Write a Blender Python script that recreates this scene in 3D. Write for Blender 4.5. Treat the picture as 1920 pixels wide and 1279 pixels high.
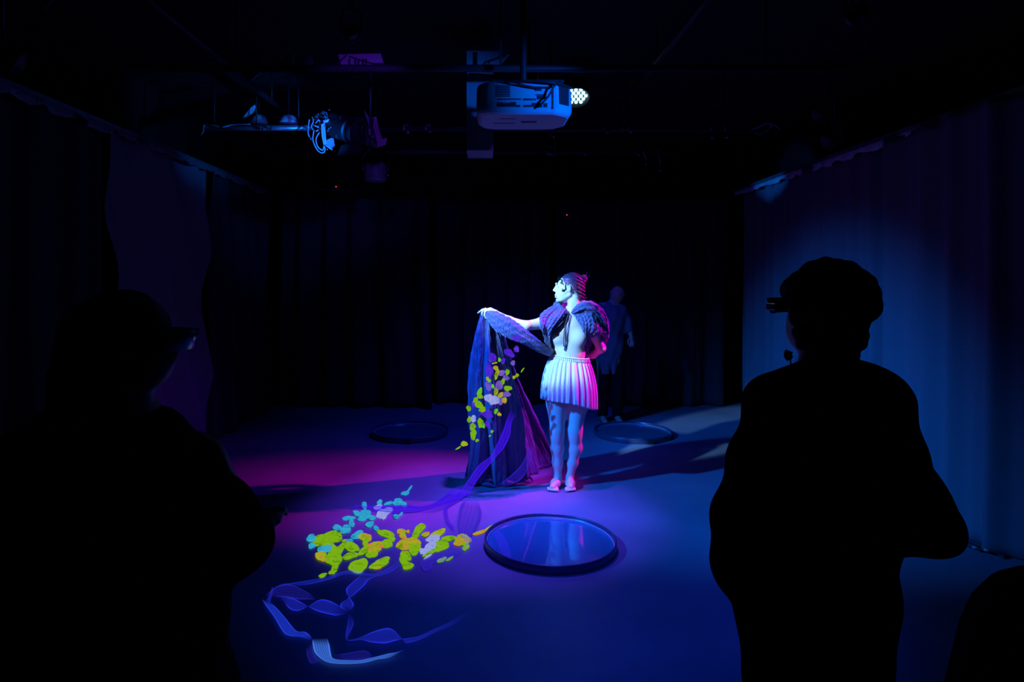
import bpy, bmesh, math, random
import numpy as np
from mathutils import Vector, Matrix
from mathutils.bvhtree import BVHTree
PI = math.pi
sc = bpy.context.scene
for o in list(bpy.data.objects): bpy.data.objects.remove(o)
col = sc.collection

# ------------------------------------------------------------------ camera
F = 1200.0; VX, HY, H = 909.0, 525.0, 1.62
cd = bpy.data.cameras.new('camera'); cam = bpy.data.objects.new('camera', cd); col.objects.link(cam)
cd.sensor_width = 36; cd.lens = 36*F/1920; cd.shift_x = (960-VX)/1920; cd.shift_y = -(639.5-HY)/1920
cam.location = (0, 0, H); cam.rotation_euler = (PI/2, 0, 0); cd.clip_start = .05
sc.camera = cam
sc.view_settings.view_transform = 'Standard'; sc.view_settings.look = 'None'
sc.view_settings.exposure = 0.0; sc.view_settings.gamma = 1.0
w = bpy.data.worlds.new('world'); sc.world = w; w.use_nodes = True
w.node_tree.nodes['Background'].inputs[0].default_value = (0.02, 0.03, 0.10, 1)
w.node_tree.nodes['Background'].inputs[1].default_value = 0.004

def P(px, py, Y): return Vector(((px-VX)/F*Y, Y, H-(py-HY)/F*Y))
def G(px, py, z=0.0):
    Y = (H-z)*F/(py-HY); return Vector(((px-VX)/F*Y, Y, z))

# ------------------------------------------------------------------ lights (each sits in the mouth of a fixture built below; fills are added)
def spot(name, loc, aim, colr, power, deg, blend=.5, r=.04):
    l = bpy.data.lights.new(name, 'SPOT'); l.color = colr; l.energy = power
    l.spot_size = math.radians(deg); l.spot_blend = blend; l.shadow_soft_size = r
    o = bpy.data.objects.new(name, l); col.objects.link(o); o.location = loc
    o.rotation_euler = (Vector(aim)-Vector(loc)).to_track_quat('-Z', 'Y').to_euler()
    return o
LAMPS = {
 'top': ((0.30, 4.55, 2.95), (0.02, 4.56, 0.0), (.13, .045, 1.0), 800, 52, 1.0, .05),
 'left':    ((-2.35, 3.30, 2.70), (.30, 4.55, 1.20), (.0, .16, 1.0), 1750, 48, 1.0, .05),
 'side': ((-1.80, 2.75, 2.80), (.50, 4.98, 1.24), (.23, .58, 1.0), 1550, 14.2, .3, .05),
 'magenta': ((2.75, 5.20, 2.70), (.72, 5.10, 1.00), (.95, .0, .72), 900, 31, 1.0, .03),
 'violet_fill': ((2.75, 5.35, 2.95), (-.95, 5.30, .2), (.06, .006, .55), 380, 42, .9, .05),  # added blue-violet fill for the floor left of the cloak
 'floor': ((0.6, 1.9, 3.05), (0.45, 3.55, 0.0), (.0, .05, 1.0), 215, 62, 1.0, .10),  # added fill that turns the front floor blue
 'back': ((0.4, 6.15, 3.05), (.4, 7.1, 0.0), (.01, .045, 1.0), 130, 96, 1.0, .06),  # added fill for the rear floor, trays and back drapes
 'rig': ((-.95, 5.05, 2.72), (-1.78, 5.66, 2.98), (.0, .17, 1.0), 60, 50, .7, .03),  # added light for the left bar, in place of the LED par's spill
 'projector_fill': ((1.35, 2.45, 2.62), (.52, 3.6, 2.66), (.0, .12, 1.0), 210, 29, .9, .03),  # added light for the projector's rear and right side
 'violet': ((-.60, 2.90, 2.72), (-.95, 5.2, 2.93), (.13, .03, 1.0), 60, 34, .8, .05),  # added light for the barn door and the purple panel
 'ruffle_fill': ((.55, 4.9, 2.60), (3.05, 7.0, 2.82), (.0, .18, 1.0), 260, 12, .6, .04),  # added light for the ruffle on the right rail
}
for k, (loc, aim, c, pw, dg, bl, r) in LAMPS.items():
    o = spot('lamp_'+k, loc, aim, c, pw, dg, bl, r)
    if k == 'side': o.scale.x = .8     # narrow oval beam

# ------------------------------------------------------------------ materials
def mat(name, base=(.5,.5,.5), rough=.6, metal=0, spec=.5, sheen=0, emit=None, estr=0, bump=None, mix=None, sss=0):
    m = bpy.data.materials.new(name); m.use_nodes = True; nt = m.node_tree; b = nt.nodes['Principled BSDF']
    b.inputs['Base Color'].default_value = (*base, 1); b.inputs['Roughness'].default_value = rough
    b.inputs['Metallic'].default_value = metal; b.inputs['Specular IOR Level'].default_value = spec
    b.inputs['Sheen Weight'].default_value = sheen
    if sss:
        b.inputs['Subsurface Weight'].default_value = sss; b.inputs['Subsurface Radius'].default_value = (.02,.008,.004)
    if emit: b.inputs['Emission Color'].default_value = (*emit, 1); b.inputs['Emission Strength'].default_value = estr
    tc = nt.nodes.new('ShaderNodeTexCoord')
    if mix:
        (c2, scl, det) = mix
        n = nt.nodes.new('ShaderNodeTexNoise'); n.inputs['Scale'].default_value = scl; n.inputs['Detail'].default_value = det
        r = nt.nodes.new('ShaderNodeMix'); r.data_type = 'RGBA'
        mr = nt.nodes.new('ShaderNodeMapRange'); mr.inputs[1].default_value = .35; mr.inputs[2].default_value = .65
        nt.links.new(tc.outputs['Object'], n.inputs['Vector']); nt.links.new(n.outputs[0], mr.inputs[0]); nt.links.new(mr.outputs[0], r.inputs[0])
        r.inputs[6].default_value = (*base, 1); r.inputs[7].default_value = (*c2, 1)
        nt.links.new(r.outputs[2], b.inputs['Base Color'])
        if emit: pass
    if bump:
        (scl, st, dist, stretch) = bump
        mp = nt.nodes.new('ShaderNodeMapping'); mp.inputs['Scale'].default_value = stretch
        n = nt.nodes.new('ShaderNodeTexNoise'); n.inputs['Scale'].default_value = scl; n.inputs['Detail'].default_value = 6
        bp = nt.nodes.new('ShaderNodeBump'); bp.inputs['Strength'].default_value = st; bp.inputs['Distance'].default_value = dist
        nt.links.new(tc.outputs['Object'], mp.inputs[0]); nt.links.new(mp.outputs[0], n.inputs['Vector'])
        nt.links.new(n.outputs[0], bp.inputs['Height']); nt.links.new(bp.outputs[0], b.inputs['Normal'])
    return m
def glow(name, c1, c2, st, scl=9):
    m = bpy.data.materials.new(name); m.use_nodes = True; nt = m.node_tree; nt.nodes.clear(); L = nt.links.new
    out = nt.nodes.new('ShaderNodeOutputMaterial'); e = nt.nodes.new('ShaderNodeEmission'); e.inputs[1].default_value = st
    tc = nt.nodes.new('ShaderNodeTexCoord'); n = nt.nodes.new('ShaderNodeTexNoise'); n.inputs['Scale'].default_value = scl*3.2; n.inputs['Detail'].default_value = 4; n.inputs['Distortion'].default_value = .8
    cr = nt.nodes.new('ShaderNodeValToRGB'); el = cr.color_ramp.elements
    el[0].position = .30; el[0].color = (c1[0]*.45, c1[1]*.5, c1[2]*.6, 1); el[1].position = .46; el[1].color = (*c1, 1)
    x = el.new(.60); x.color = (*c1, 1); y = el.new(.74); y.color = (*c2, 1)
    oi = nt.nodes.new('ShaderNodeObjectInfo'); ad = nt.nodes.new('ShaderNodeVectorMath'); ad.operation = 'ADD'; mu = nt.nodes.new('ShaderNodeMath'); mu.operation = 'MULTIPLY'; mu.inputs[1].default_value = 30
    L(oi.outputs['Random'], mu.inputs[0]); L(tc.outputs['Object'], ad.inputs[0]); L(mu.outputs[0], ad.inputs[1]); L(ad.outputs[0], n.inputs['Vector'])
    L(n.outputs[0], cr.inputs[0]); L(cr.outputs[0], e.inputs[0]); L(e.outputs[0], out.inputs[0])
    return m
def glow_petal(name, c1, c2, st, opacity=1.0, scl=9):
    m = glow(name, c1, c2, st, scl); nt = m.node_tree
    if opacity < 1:
        out = [n for n in nt.nodes if n.type == 'OUTPUT_MATERIAL'][0]; e = [n for n in nt.nodes if n.type == 'EMISSION'][0]
        t = nt.nodes.new('ShaderNodeBsdfTransparent'); x = nt.nodes.new('ShaderNodeMixShader'); x.inputs[0].default_value = opacity
        nt.links.new(t.outputs[0], x.inputs[1]); nt.links.new(e.outputs[0], x.inputs[2]); nt.links.new(x.outputs[0], out.inputs[0])
    return m
def ribbon_mat(name, c, st, body=.12, lines=7):
    # luminous gauze: clear between fine threads, denser at its two selvedges (UV x runs across the strip)
    m = bpy.data.materials.new(name); m.use_nodes = True; nt = m.node_tree; nt.nodes.clear(); L = nt.links.new
    out = nt.nodes.new('ShaderNodeOutputMaterial'); e = nt.nodes.new('ShaderNodeEmission'); e.inputs[0].default_value = (*c,1); e.inputs[1].default_value = st
    t = nt.nodes.new('ShaderNodeBsdfTransparent'); x = nt.nodes.new('ShaderNodeMixShader')
    uv = nt.nodes.new('ShaderNodeUVMap'); sp = nt.nodes.new('ShaderNodeSeparateXYZ'); L(uv.outputs[0], sp.inputs[0])
    def M(op, a, b=None, c_=None):
        n = nt.nodes.new('ShaderNodeMath'); n.operation = op
        for i, v in enumerate((a, b, c_)):
            if v is None: continue
            if isinstance(v, (int, float)): n.inputs[i].default_value = v
            else: L(v, n.inputs[i])
        return n.outputs[0]
    d = M('ABSOLUTE', M('SUBTRACT', sp.outputs[0], .5)); ed = M('POWER', M('MULTIPLY', d, 2.0), 9.0)
    ln = M('POWER', M('ABSOLUTE', M('SINE', M('MULTIPLY', sp.outputs[0], lines*PI))), 5.0)
    fade = M('MULTIPLY', M('MINIMUM', M('MULTIPLY', sp.outputs[1], 8.0), 1.0), M('MINIMUM', M('MULTIPLY', M('SUBTRACT', 1.0, sp.outputs[1]), 5.0), 1.0))
    al = M('MULTIPLY', M('ADD', M('ADD', M('MULTIPLY', ed, .85), M('MULTIPLY', ln, body)), body), fade)
    L(M('MINIMUM', al, .95), x.inputs[0]); L(t.outputs[0], x.inputs[1]); L(e.outputs[0], x.inputs[2]); L(x.outputs[0], out.inputs[0])
    return m
M_floor = mat('floor_paint', (.13,.15,.20), .50, spec=.3, mix=((.20,.22,.28), 1.3, 8), bump=(5,.25,.01,(1,1,1)))
M_black = mat('black_wall', (.012,.012,.013), .9, spec=.1)
M_ceil = mat('ceiling_paint', (.022,.022,.024), .95, spec=.05)
M_drape = mat('serge_lit', (.15,.155,.18), .95, spec=.08, sheen=.1, bump=(60,.2,.004,(1,1,.2)))  # lighter copy of the serge, blue light partly put into the base
M_drape_shaded = mat('serge_shaded', (.035,.036,.042), .95, spec=.05, bump=(60,.2,.004,(1,1,.2)))  # darker copy of the same serge, shade put into the base
M_skin = mat('skin', (.78,.60,.50), .45, spec=.35, sss=.08)
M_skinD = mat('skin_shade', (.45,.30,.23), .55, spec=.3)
M_hair = mat('brown_hair', (.20,.06,.10), .42, spec=.6, bump=(60,.5,.006,(.2,1,2.2)))
M_hairD = mat('dark_hair', (.012,.01,.01), .7, spec=.1)
M_skirt = mat('pale_velvet', (.68,.60,.62), .6, sheen=.6, bump=(120,.3,.003,(1,1,.3)))
M_cloak = mat('crinkled_black_gauze', (.055,.055,.17), .55, spec=.45, sheen=.35, bump=(70,.9,.012,(1.6,1,.35)))
M_cord = mat('dark_cord', (.05,.045,.05), .7)
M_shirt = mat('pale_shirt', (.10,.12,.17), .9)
M_trouser = mat('black_trousers', (.01,.01,.011), .95, spec=.05)
M_jacket = mat('black_jacket', (.008,.008,.009), .95, spec=.04)
M_plastic = mat('white_plastic', (.55,.56,.58), .45)
M_grille = mat('dark_grille', (.03,.03,.035), .6)
M_metal = mat('galvanised_pipe', (.42,.43,.45), .38, metal=.7, mix=((.3,.3,.32), 12, 3))
M_dmetal = mat('black_steel', (.02,.02,.022), .5, spec=.4)
M_cable = mat('cable_rubber', (.14,.14,.15), .45)
M_wcable = mat('grey_cable', (.5,.5,.52), .4)
M_board = mat('violet_light_board', (.36,.16,.30), .8)  # violet light put into the base colour of panel and barn door
M_duct = mat('duct_sheet', (.30,.30,.33), .7)
M_rim = mat('black_rim', (.035,.05,.10), .28, spec=.7)
M_pool = mat('blue_mirror', (.012,.20,.30), .25, spec=.6)
M_pool.node_tree.nodes['Principled BSDF'].inputs['Coat Weight'].default_value = 1.0; M_pool.node_tree.nodes['Principled BSDF'].inputs['Coat Roughness'].default_value = .03; M_pool.node_tree.nodes['Principled BSDF'].inputs['Coat IOR'].default_value = 2.2
M_vis = mat('visor_glass', (.25,.27,.32), .18, spec=.9)
M_led = mat('cyan_led', (.1,.3,.5), .3, emit=(.35,.85,1.0), estr=5)
M_red = mat('red_led', (.3,.02,.01), .3, emit=(1,.08,.04), estr=1.6)

# ------------------------------------------------------------------ object helpers
def tag(o, label=None, cat=None, group=None, kind=None):
    if label: o['label'] = label
    if cat: o['category'] = cat
    if group: o['group'] = group
    if kind: o['kind'] = kind
    return o
def empty(name, loc, label=None, cat=None, group=None):
    o = bpy.data.objects.new(name, None); col.objects.link(o); o.location = loc; o.empty_display_size = .1
    return tag(o, label, cat, group)
def finish(name, me, m, parent=None, smooth=True):
    o = bpy.data.objects.new(name, me); col.objects.link(o)
    if m: me.materials.append(m)
    if smooth:
        for p in me.polygons: p.use_smooth = True
    if parent:
        o.parent = parent; o.matrix_parent_inverse = world(parent).inverted()
    return o
def world(o):
    m = Matrix.LocRotScale(o.location, o.rotation_euler, o.scale)
    return world(o.parent) @ o.matrix_parent_inverse @ m if o.parent else m
def recenter(o):   # put an unparented mesh's origin at the middle of its base
    me = o.data; n = len(me.vertices); c = np.empty(n*3); me.vertices.foreach_get('co', c); c = c.reshape(-1,3)
    b = Vector(((c[:,0].min()+c[:,0].max())/2, (c[:,1].min()+c[:,1].max())/2, c[:,2].min()))
    c -= np.array(b); me.vertices.foreach_set('co', c.ravel()); o.location = b; return o
def from_bm(name, bm, m, parent=None, smooth=False):
    bmesh.ops.recalc_face_normals(bm, faces=bm.faces)
    me = bpy.data.meshes.new(name); bm.to_mesh(me); bm.free()
    return finish(name, me, m, parent, smooth)
def pyd(name, v, f, m, parent=None, smooth=True):
    me = bpy.data.meshes.new(name); me.from_pydata([tuple(x) for x in v], [], f); me.update()
    return finish(name, me, m, parent, smooth)
def box(bm, c, s, rot=None, bev=0):
    r = bmesh.ops.create_cube(bm, size=1); vs = r['verts']
    M_ = Matrix.Translation(c) @ (rot.to_4x4() if rot else Matrix()) @ Matrix.Diagonal((*s,1))
    bmesh.ops.transform(bm, matrix=M_, verts=vs)
    if bev:
        es = {e for v in vs for e in v.link_edges}
        bmesh.ops.bevel(bm, geom=list(es), offset=bev, segments=3, affect='EDGES')
def catmull(pts, n):
    pts = [np.array(p, float) for p in pts]; out = []; m = len(pts)-1
    for i in range(n):
        t = i/(n-1)*m; k = min(int(t), m-1); u = t-k
        p0 = pts[k-1] if k else 2*pts[0]-pts[1]; p1, p2 = pts[k], pts[k+1]
        p3 = pts[k+2] if k+2 <= m else 2*pts[-1]-pts[-2]
        out.append(.5*((2*p1)+(-p0+p2)*u+(2*p0-5*p1+4*p2-p3)*u*u+(-p0+3*p1-3*p2+p3)*u**3))
    return out
def tube(bm, pts, r, n=8, res=None, closed_ends=True):
    pts = [Vector(p) for p in (catmull(pts, res) if res else pts)]
    m = len(pts); rings = []; up = Vector((.13,.31,.94)).normalized(); prev = None
    for i, p in enumerate(pts):
        t = (pts[min(i+1,m-1)]-pts[max(i-1,0)]).normalized()
        a = prev if prev else (up.cross(t) if abs(up.dot(t)) < .95 else Vector((1,0,0)).cross(t))
        a = (a - t*a.dot(t)).normalized(); prev = a; b = t.cross(a)
        ri = r(i/(m-1)) if callable(r) else r
        rings.append([bm.verts.new(p+(a*math.cos(2*PI*k/n)+b*math.sin(2*PI*k/n))*ri) for k in range(n)])
    for i in range(m-1):
        for k in range(n): bm.faces.new((rings[i][k], rings[i][(k+1)%n], rings[i+1][(k+1)%n], rings[i+1][k]))
    if closed_ends: bm.faces.new(rings[0][::-1]); bm.faces.new(rings[-1])
def lathe(bm, prof, n=48, M_=Matrix(), cap=True):
    rings = [[bm.verts.new(M_ @ Vector((r*math.cos(2*PI*k/n), r*math.sin(2*PI*k/n), z))) for k in range(n)] for r, z in prof]
    for i in range(len(rings)-1):
        for k in range(n): bm.faces.new((rings[i][k], rings[i][(k+1)%n], rings[i+1][(k+1)%n], rings[i+1][k]))
    if cap: bm.faces.new(rings[0][::-1]); bm.faces.new(rings[-1])
def tubes(name, lst, r, m, parent=None, n=8, res=24):
    bm = bmesh.new()
    for l in lst: tube(bm, l, r, n, res)
    return from_bm(name, bm, m, parent, True)
def look(loc, aim): return (Vector(aim)-Vector(loc)).to_track_quat('Z','Y').to_matrix().to_4x4()

# ---- continuous bodies: smooth union of tapered limbs on a grid, skinned with surface nets
class Field:
    def __init__(s, lo, hi, h):
        s.lo = np.array(lo, np.float32); s.h = h; s.n = np.ceil((np.array(hi)-s.lo)/h).astype(int)+1
        s.D = np.full(s.n, .08, np.float32); s.ax = [s.lo[i]+h*np.arange(s.n[i], dtype=np.float32) for i in range(3)]
    def region(s, lo, hi, mg):
        a = np.maximum(0, np.floor((np.array(lo)-mg-s.lo)/s.h).astype(int)); b = np.minimum(s.n, np.ceil((np.array(hi)+mg-s.lo)/s.h).astype(int)+1)
        if (b <= a).any(): return None
        sl = tuple(slice(a[i], b[i]) for i in range(3))
        return sl, s.ax[0][sl[0]][:,None,None], s.ax[1][sl[1]][None,:,None], s.ax[2][sl[2]][None,None,:]
    def comb(s, sl, d, k, op):
        D = s.D[sl]
        if op == 'add':
            hh = np.clip(.5+.5*(D-d)/k, 0, 1); s.D[sl] = D*(1-hh)+d*hh-k*hh*(1-hh)
        elif op == 'cut':
            d = -d; hh = np.clip(.5-.5*(D-d)/k, 0, 1); s.D[sl] = D*(1-hh)+d*hh+k*hh*(1-hh)
    def cone(s, a, b, ra, rb, k=.02, op='add'):
        a = np.array(a, np.float32); b = np.array(b, np.float32); R = max(ra, rb)
        g = s.region(np.minimum(a,b)-R, np.maximum(a,b)+R, k+3*s.h+.01)
        if not g: return
        sl, x, y, z = g; ba = b-a; L2 = float(ba@ba)+1e-9
        px, py, pz = x-a[0], y-a[1], z-a[2]
        t = np.clip((px*ba[0]+py*ba[1]+pz*ba[2])/L2, 0, 1)
        d = np.sqrt((px-t*ba[0])**2+(py-t*ba[1])**2+(pz-t*ba[2])**2)-(ra+(rb-ra)*t)
        s.comb(sl, d, k, op)
    def chain(s, pts, rs, k=.02):
        for i in range(len(pts)-1): s.cone(pts[i], pts[i+1], rs[i], rs[i+1], k)
    def ell(s, c, r, k=.02, op='add', rot=None):
        c = np.array(c, np.float32); R = max(r)
        g = s.region(c-R if rot is not None else c-np.array(r), c+R if rot is not None else c+np.array(r), k+3*s.h+.01)
        if not g: return
        sl, x, y, z = g; px, py, pz = x-c[0], y-c[1], z-c[2]
        if rot is not None:
            m = np.array(rot.transposed()); px, py, pz = (m[0,0]*px+m[0,1]*py+m[0,2]*pz, m[1,0]*px+m[1,1]*py+m[1,2]*pz, m[2,0]*px+m[2,1]*py+m[2,2]*pz)
        k0 = np.sqrt((px/r[0])**2+(py/r[1])**2+(pz/r[2])**2); k1 = np.sqrt((px/r[0]**2)**2+(py/r[1]**2)**2+(pz/r[2]**2)**2)+1e-6
        s.comb(sl, k0*(k0-1)/k1, k, op)
    def plane(s, p, n):     # keep the side n points away from
        x, y, z = s.ax[0][:,None,None], s.ax[1][None,:,None], s.ax[2][None,None,:]
        d = (x-p[0])*n[0]+(y-p[1])*n[1]+(z-p[2])*n[2]
        s.D = np.maximum(s.D, d.astype(np.float32))
    def mesh(s, name, m, parent=None, wob=None):
        D = s.D
        if wob is not None:
            x, y, z = s.ax[0][:,None,None], s.ax[1][None,:,None], s.ax[2][None,None,:]; D = D + wob(x,y,z).astype(np.float32)
        for a in range(3):
            i0 = [slice(None)]*3; i0[a] = 0; i1 = list(i0); i1[a] = -1; D[tuple(i0)] = .05; D[tuple(i1)] = .05
        S = D < 0; nx, ny, nz = s.n; C = np.zeros((nx-1,ny-1,nz-1), np.int8)
        for i in (0,1):
            for j in (0,1):
                for k in (0,1): C += S[i:nx-1+i, j:ny-1+j, k:nz-1+k]
        act = (C > 0) & (C < 8); idx = np.argwhere(act); N = len(idx)
        ID = np.full(C.shape, -1, np.int64); ID[act] = np.arange(N)
        acc = np.zeros((N,3)); cnt = np.zeros(N)
        cor = [(i,j,k) for i in (0,1) for j in (0,1) for k in (0,1)]
        val = {c: D[idx[:,0]+c[0], idx[:,1]+c[1], idx[:,2]+c[2]] for c in cor}
        for c in cor:
            for a in range(3):
                if c[a]: continue
                c2 = tuple(c[q]+(q==a) for q in range(3)); u, v = val[c], val[c2]; mk = (u < 0) != (v < 0)
                t = np.where(mk, u/np.where(mk, u-v, 1), 0)
                for q in range(3): acc[:,q] += np.where(mk, c[q]+(t if q==a else 0), 0)
                cnt += mk
        V = s.lo + s.h*(idx + acc/cnt[:,None])
        Fs = []
        for a in range(3):
            b, c = (a+1)%3, (a+2)%3
            s0 = [slice(0,n_) for n_ in s.n]; s1 = list(s0); s0[a] = slice(0,s.n[a]-1); s1[a] = slice(1,s.n[a])
            ch = S[tuple(s0)] != S[tuple(s1)]; fl = S[tuple(s0)]
            for q in (b, c):
                e = [slice(None)]*3; e[q] = 0; ch[tuple(e)] = False; e[q] = -1; ch[tuple(e)] = False
            e = np.argwhere(ch); fo = fl[ch]
            def g(db, dc):
                q = e.copy(); q[:,b] -= db; q[:,c] -= dc; return ID[q[:,0],q[:,1],q[:,2]]
            Q = np.stack([g(1,1), g(0,1), g(0,0), g(1,0)], 1); Q[~fo] = Q[~fo][:, ::-1]; Fs.append(Q)
        Q = np.concatenate(Fs); Q = Q[(Q >= 0).all(1)]
        me = bpy.data.meshes.new(name); me.vertices.add(N); me.vertices.foreach_set('co', V.ravel())
        me.loops.add(len(Q)*4); me.loops.foreach_set('vertex_index', Q.ravel().astype(np.int32))
        me.polygons.add(len(Q)); me.polygons.foreach_set('loop_start', np.arange(0, len(Q)*4, 4, dtype=np.int32))
        me.update(calc_edges=True); me.validate()
        return finish(name, me, m, parent, True)

# ---- cloth patch from a grid of control points
def patch(name, grid, nu, nv, m, parent=None, wr=None, thick=.004):
    rows = [catmull(r, nu) for r in grid]
    cols = [catmull([rows[j][i] for j in range(len(rows))], nv) for i in range(nu)]
    Pt = np.array(cols)                                    # nu x nv x 3
    du = np.gradient(Pt, axis=0); dv = np.gradient(Pt, axis=1); N = np.cross(du, dv); N /= np.linalg.norm(N, axis=2, keepdims=True)+1e-9
    u = np.linspace(0,1,nu)[:,None]; v = np.linspace(0,1,nv)[None,:]
    d = wr(u, v) if wr else np.zeros((nu,nv)); Pt = Pt + N*d[...,None]
    Pt[:,:,2] = np.maximum(Pt[:,:,2], .004)
    V = np.concatenate([Pt.reshape(-1,3), (Pt+N*thick).reshape(-1,3)]); off = nu*nv; f = []
    I = lambda i, j: i*nv+j
    for i in range(nu-1):
        for j in range(nv-1):
            q = (I(i,j), I(i+1,j), I(i+1,j+1), I(i,j+1)); f.append(q); f.append(tuple(x+off for x in q[::-1]))
    b = [I(i,0) for i in range(nu)]+[I(nu-1,j) for j in range(1,nv)]+[I(i,nv-1) for i in range(nu-2,-1,-1)]+[I(0,j) for j in range(nv-2,0,-1)]
    for k in range(len(b)): a, c = b[k], b[(k+1)%len(b)]; f.append((a, a+off, c+off, c))
    return pyd(name, V, f, m, parent)

# ================================================================== SETTING
def slab(name, c, s, m):
    bm = bmesh.new(); box(bm, c, s); return tag(recenter(from_bm(name, bm, m)), kind='structure')
XL, XR, YB, YF, ZC = -3.15, 3.65, 8.75, -1.2, 3.45
slab('floor', ((XL+XR)/2, (YB+YF)/2, -.05), (XR-XL+.4, YB-YF+.4, .1), M_floor)
slab('ceiling', ((XL+XR)/2, (YB+YF)/2, ZC+.05), (XR-XL+.4, YB-YF+.4, .1), M_ceil)
slab('wall_left', (XL-.05, (YB+YF)/2, ZC/2), (.1, YB-YF, ZC), M_black)
slab('wall_right', (XR+.05, (YB+YF)/2, ZC/2), (.1, YB-YF, ZC), M_black)
slab('wall_back', ((XL+XR)/2, YB+.05, ZC/2), (XR-XL, .1, ZC), M_black)
slab('wall_front', ((XL+XR)/2, YF-.05, ZC/2), (XR-XL, .1, ZC), M_black)

# ---- curtains
def curtain(path, zt, zb, seed, label, group, m=M_drape, skew=0, amp=.05, per=.16, flare=0):
    rnd = random.Random(seed); pts = catmull([(x,y,0) for x,y in path], 260); pts = np.array(pts)
    seg = np.r_[0, np.cumsum(np.linalg.norm(np.diff(pts, axis=0), axis=1))]; L = seg[-1]
    t = np.gradient(pts, axis=0); t /= np.linalg.norm(t, axis=1, keepdims=True); nn = np.stack([-t[:,1], t[:,0], 0*t[:,0]], 1)
    nz = 40; V = []; ph = [rnd.uniform(0,6.28) for _ in range(8)]
    w1 = 2*PI/per
    for j in range(nz):
        v = j/(nz-1); z = zb+(zt-zb)*v
        a = amp*(.55+.45*(1-v))
        ss = seg + skew*(v-.5) + .10*np.sin(seg*2.3+ph[6]) + .012*math.sin(5*v+ph[5])
        d = a*(np.sin(w1*ss+ph[0])+.55*np.sin(w1*.43*ss+ph[1])+.3*np.sin(w1*2.1*ss+ph[2]+.6*v))
        q = pts + nn*d[:,None]
        q = q + t*(flare*(1-v)**2*((seg/L)[:,None]-.5))
        q[:,2] = z; V.append(q)
    V = np.array(V); n = 260; Vf = np.concatenate([V.reshape(-1,3), (V + nn[None]*.006).reshape(-1,3)]); off = n*nz; f = []
    for j in range(nz-1):
        for i in range(n-1):
            q = (j*n+i, j*n+i+1, (j+1)*n+i+1, (j+1)*n+i); f.append(q); f.append(tuple(x+off for x in q[::-1]))
    for i in range(n-1):
        f.append((i, i+off, i+1+off, i+1)); k = (nz-1)*n+i; f.append((k, k+1, k+1+off, k+off))
    for j in range(nz-1):
        a, b = j*n, (j+1)*n; f.append((a, b, b+off, a+off)); a, b = a+n-1, b+n-1; f.append((a, a+off, b+off, b))
    o = pyd('curtain', Vf, f, m); recenter(o)
    tag(o, label, 'curtain', group); return o
ZT = 2.70
gR = 'dark drapes down the right wall'; gB = 'black drapes across the back'; gL = 'dark drapes down the left wall'
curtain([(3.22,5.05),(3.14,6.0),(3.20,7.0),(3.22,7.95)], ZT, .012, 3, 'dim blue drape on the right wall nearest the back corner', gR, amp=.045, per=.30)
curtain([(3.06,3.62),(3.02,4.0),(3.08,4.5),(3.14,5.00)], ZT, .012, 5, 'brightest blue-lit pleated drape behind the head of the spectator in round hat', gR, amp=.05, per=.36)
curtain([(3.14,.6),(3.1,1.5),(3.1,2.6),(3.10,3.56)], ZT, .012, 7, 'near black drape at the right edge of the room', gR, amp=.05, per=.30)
curtain([(-2.70,7.95),(-2.74,7.3),(-2.70,6.7),(-2.72,6.3)], ZT, .012, 11, 'dark drape of the left wall deep in the back corner', gL, M_drape_shaded, skew=-.5, per=.34)
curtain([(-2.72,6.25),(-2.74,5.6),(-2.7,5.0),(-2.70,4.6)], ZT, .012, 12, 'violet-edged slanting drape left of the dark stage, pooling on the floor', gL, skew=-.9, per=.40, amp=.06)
curtain([(-2.70,4.5),(-2.74,3.4),(-2.7,2.2),(-2.72,.8)], ZT, .012, 13, 'unlit drape at the left edge of the room', gL, M_drape_shaded, per=.34)
curtain([(-2.60,8.22),(-2.0,8.14),(-1.35,8.10),(-.70,8.02)], ZT-.05, .012, 21, 'back drape with flared lower corner, behind the left tray', gB, M_drape_shaded, flare=.10, per=.42)
curtain([(-.62,8.35),(-.2,8.40),(.3,8.38),(.85,8.33)], ZT-.05, .012, 22, 'recessed black back drape behind the performer and cloak', gB, M_drape_shaded, per=.35)
curtain([(.92,8.25),(1.6,8.16),(2.3,8.2),(3.05,8.2)], ZT-.05, .012, 23, 'black back drape behind the right tray', gB, M_drape_shaded, per=.38)

def track(path, label, scallop, seed):
    e = empty('curtain_track', Vector(path[0]), label, 'curtain track', 'curtain tracks along the side walls')
    a, b = Vector(path[0]), Vector(path[1]); bm = bmesh.new(); box(bm, (a+b)/2, (.05, (b-a).length, .035)); from_bm('rail', bm, M_metal, e)
    rnd = random.Random(seed); n = 300; pts = []; L = (b-a)
    top, bot = [], []
    for i in range(n):
        p = a+L*(i/(n-1)); w_ = .03+.035*abs(math.sin(i*.21+math.sin(i*.057)*2))*(.4+.6*(.5+.5*math.sin(i*.033+seed)))
        x = .030 + .012*math.sin(i*.9)
        s = -1 if a.x > 0 else 1
        top.append(p+Vector((s*(.028),0,-.01))); bot.append(p+Vector((s*(x+.008),0,-.02-w_)))
    V = top+bot+[v+Vector((.003,0,0)) for v in top+bot]; f = []
    for i in range(n-1):
        q = (i,i+1,n+i+1,n+i); f.append(q); f.append(tuple(x+2*n for x in q[::-1])); f.append((n+i,n+i+1,3*n+i+1,3*n+i))
    pyd('heading_ruffle', V, f, scallop, e)
track([(3.10,.6,2.735),(3.19,8.1,2.735)], 'curtain rail with a ruffled heading, blue-lit at its far end, right wall', M_plastic, 1)
track([(-2.72,.8,2.735),(-2.72,8.05,2.735)], 'faint blue curtain rail along the left wall', M_cable, 4)

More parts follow.
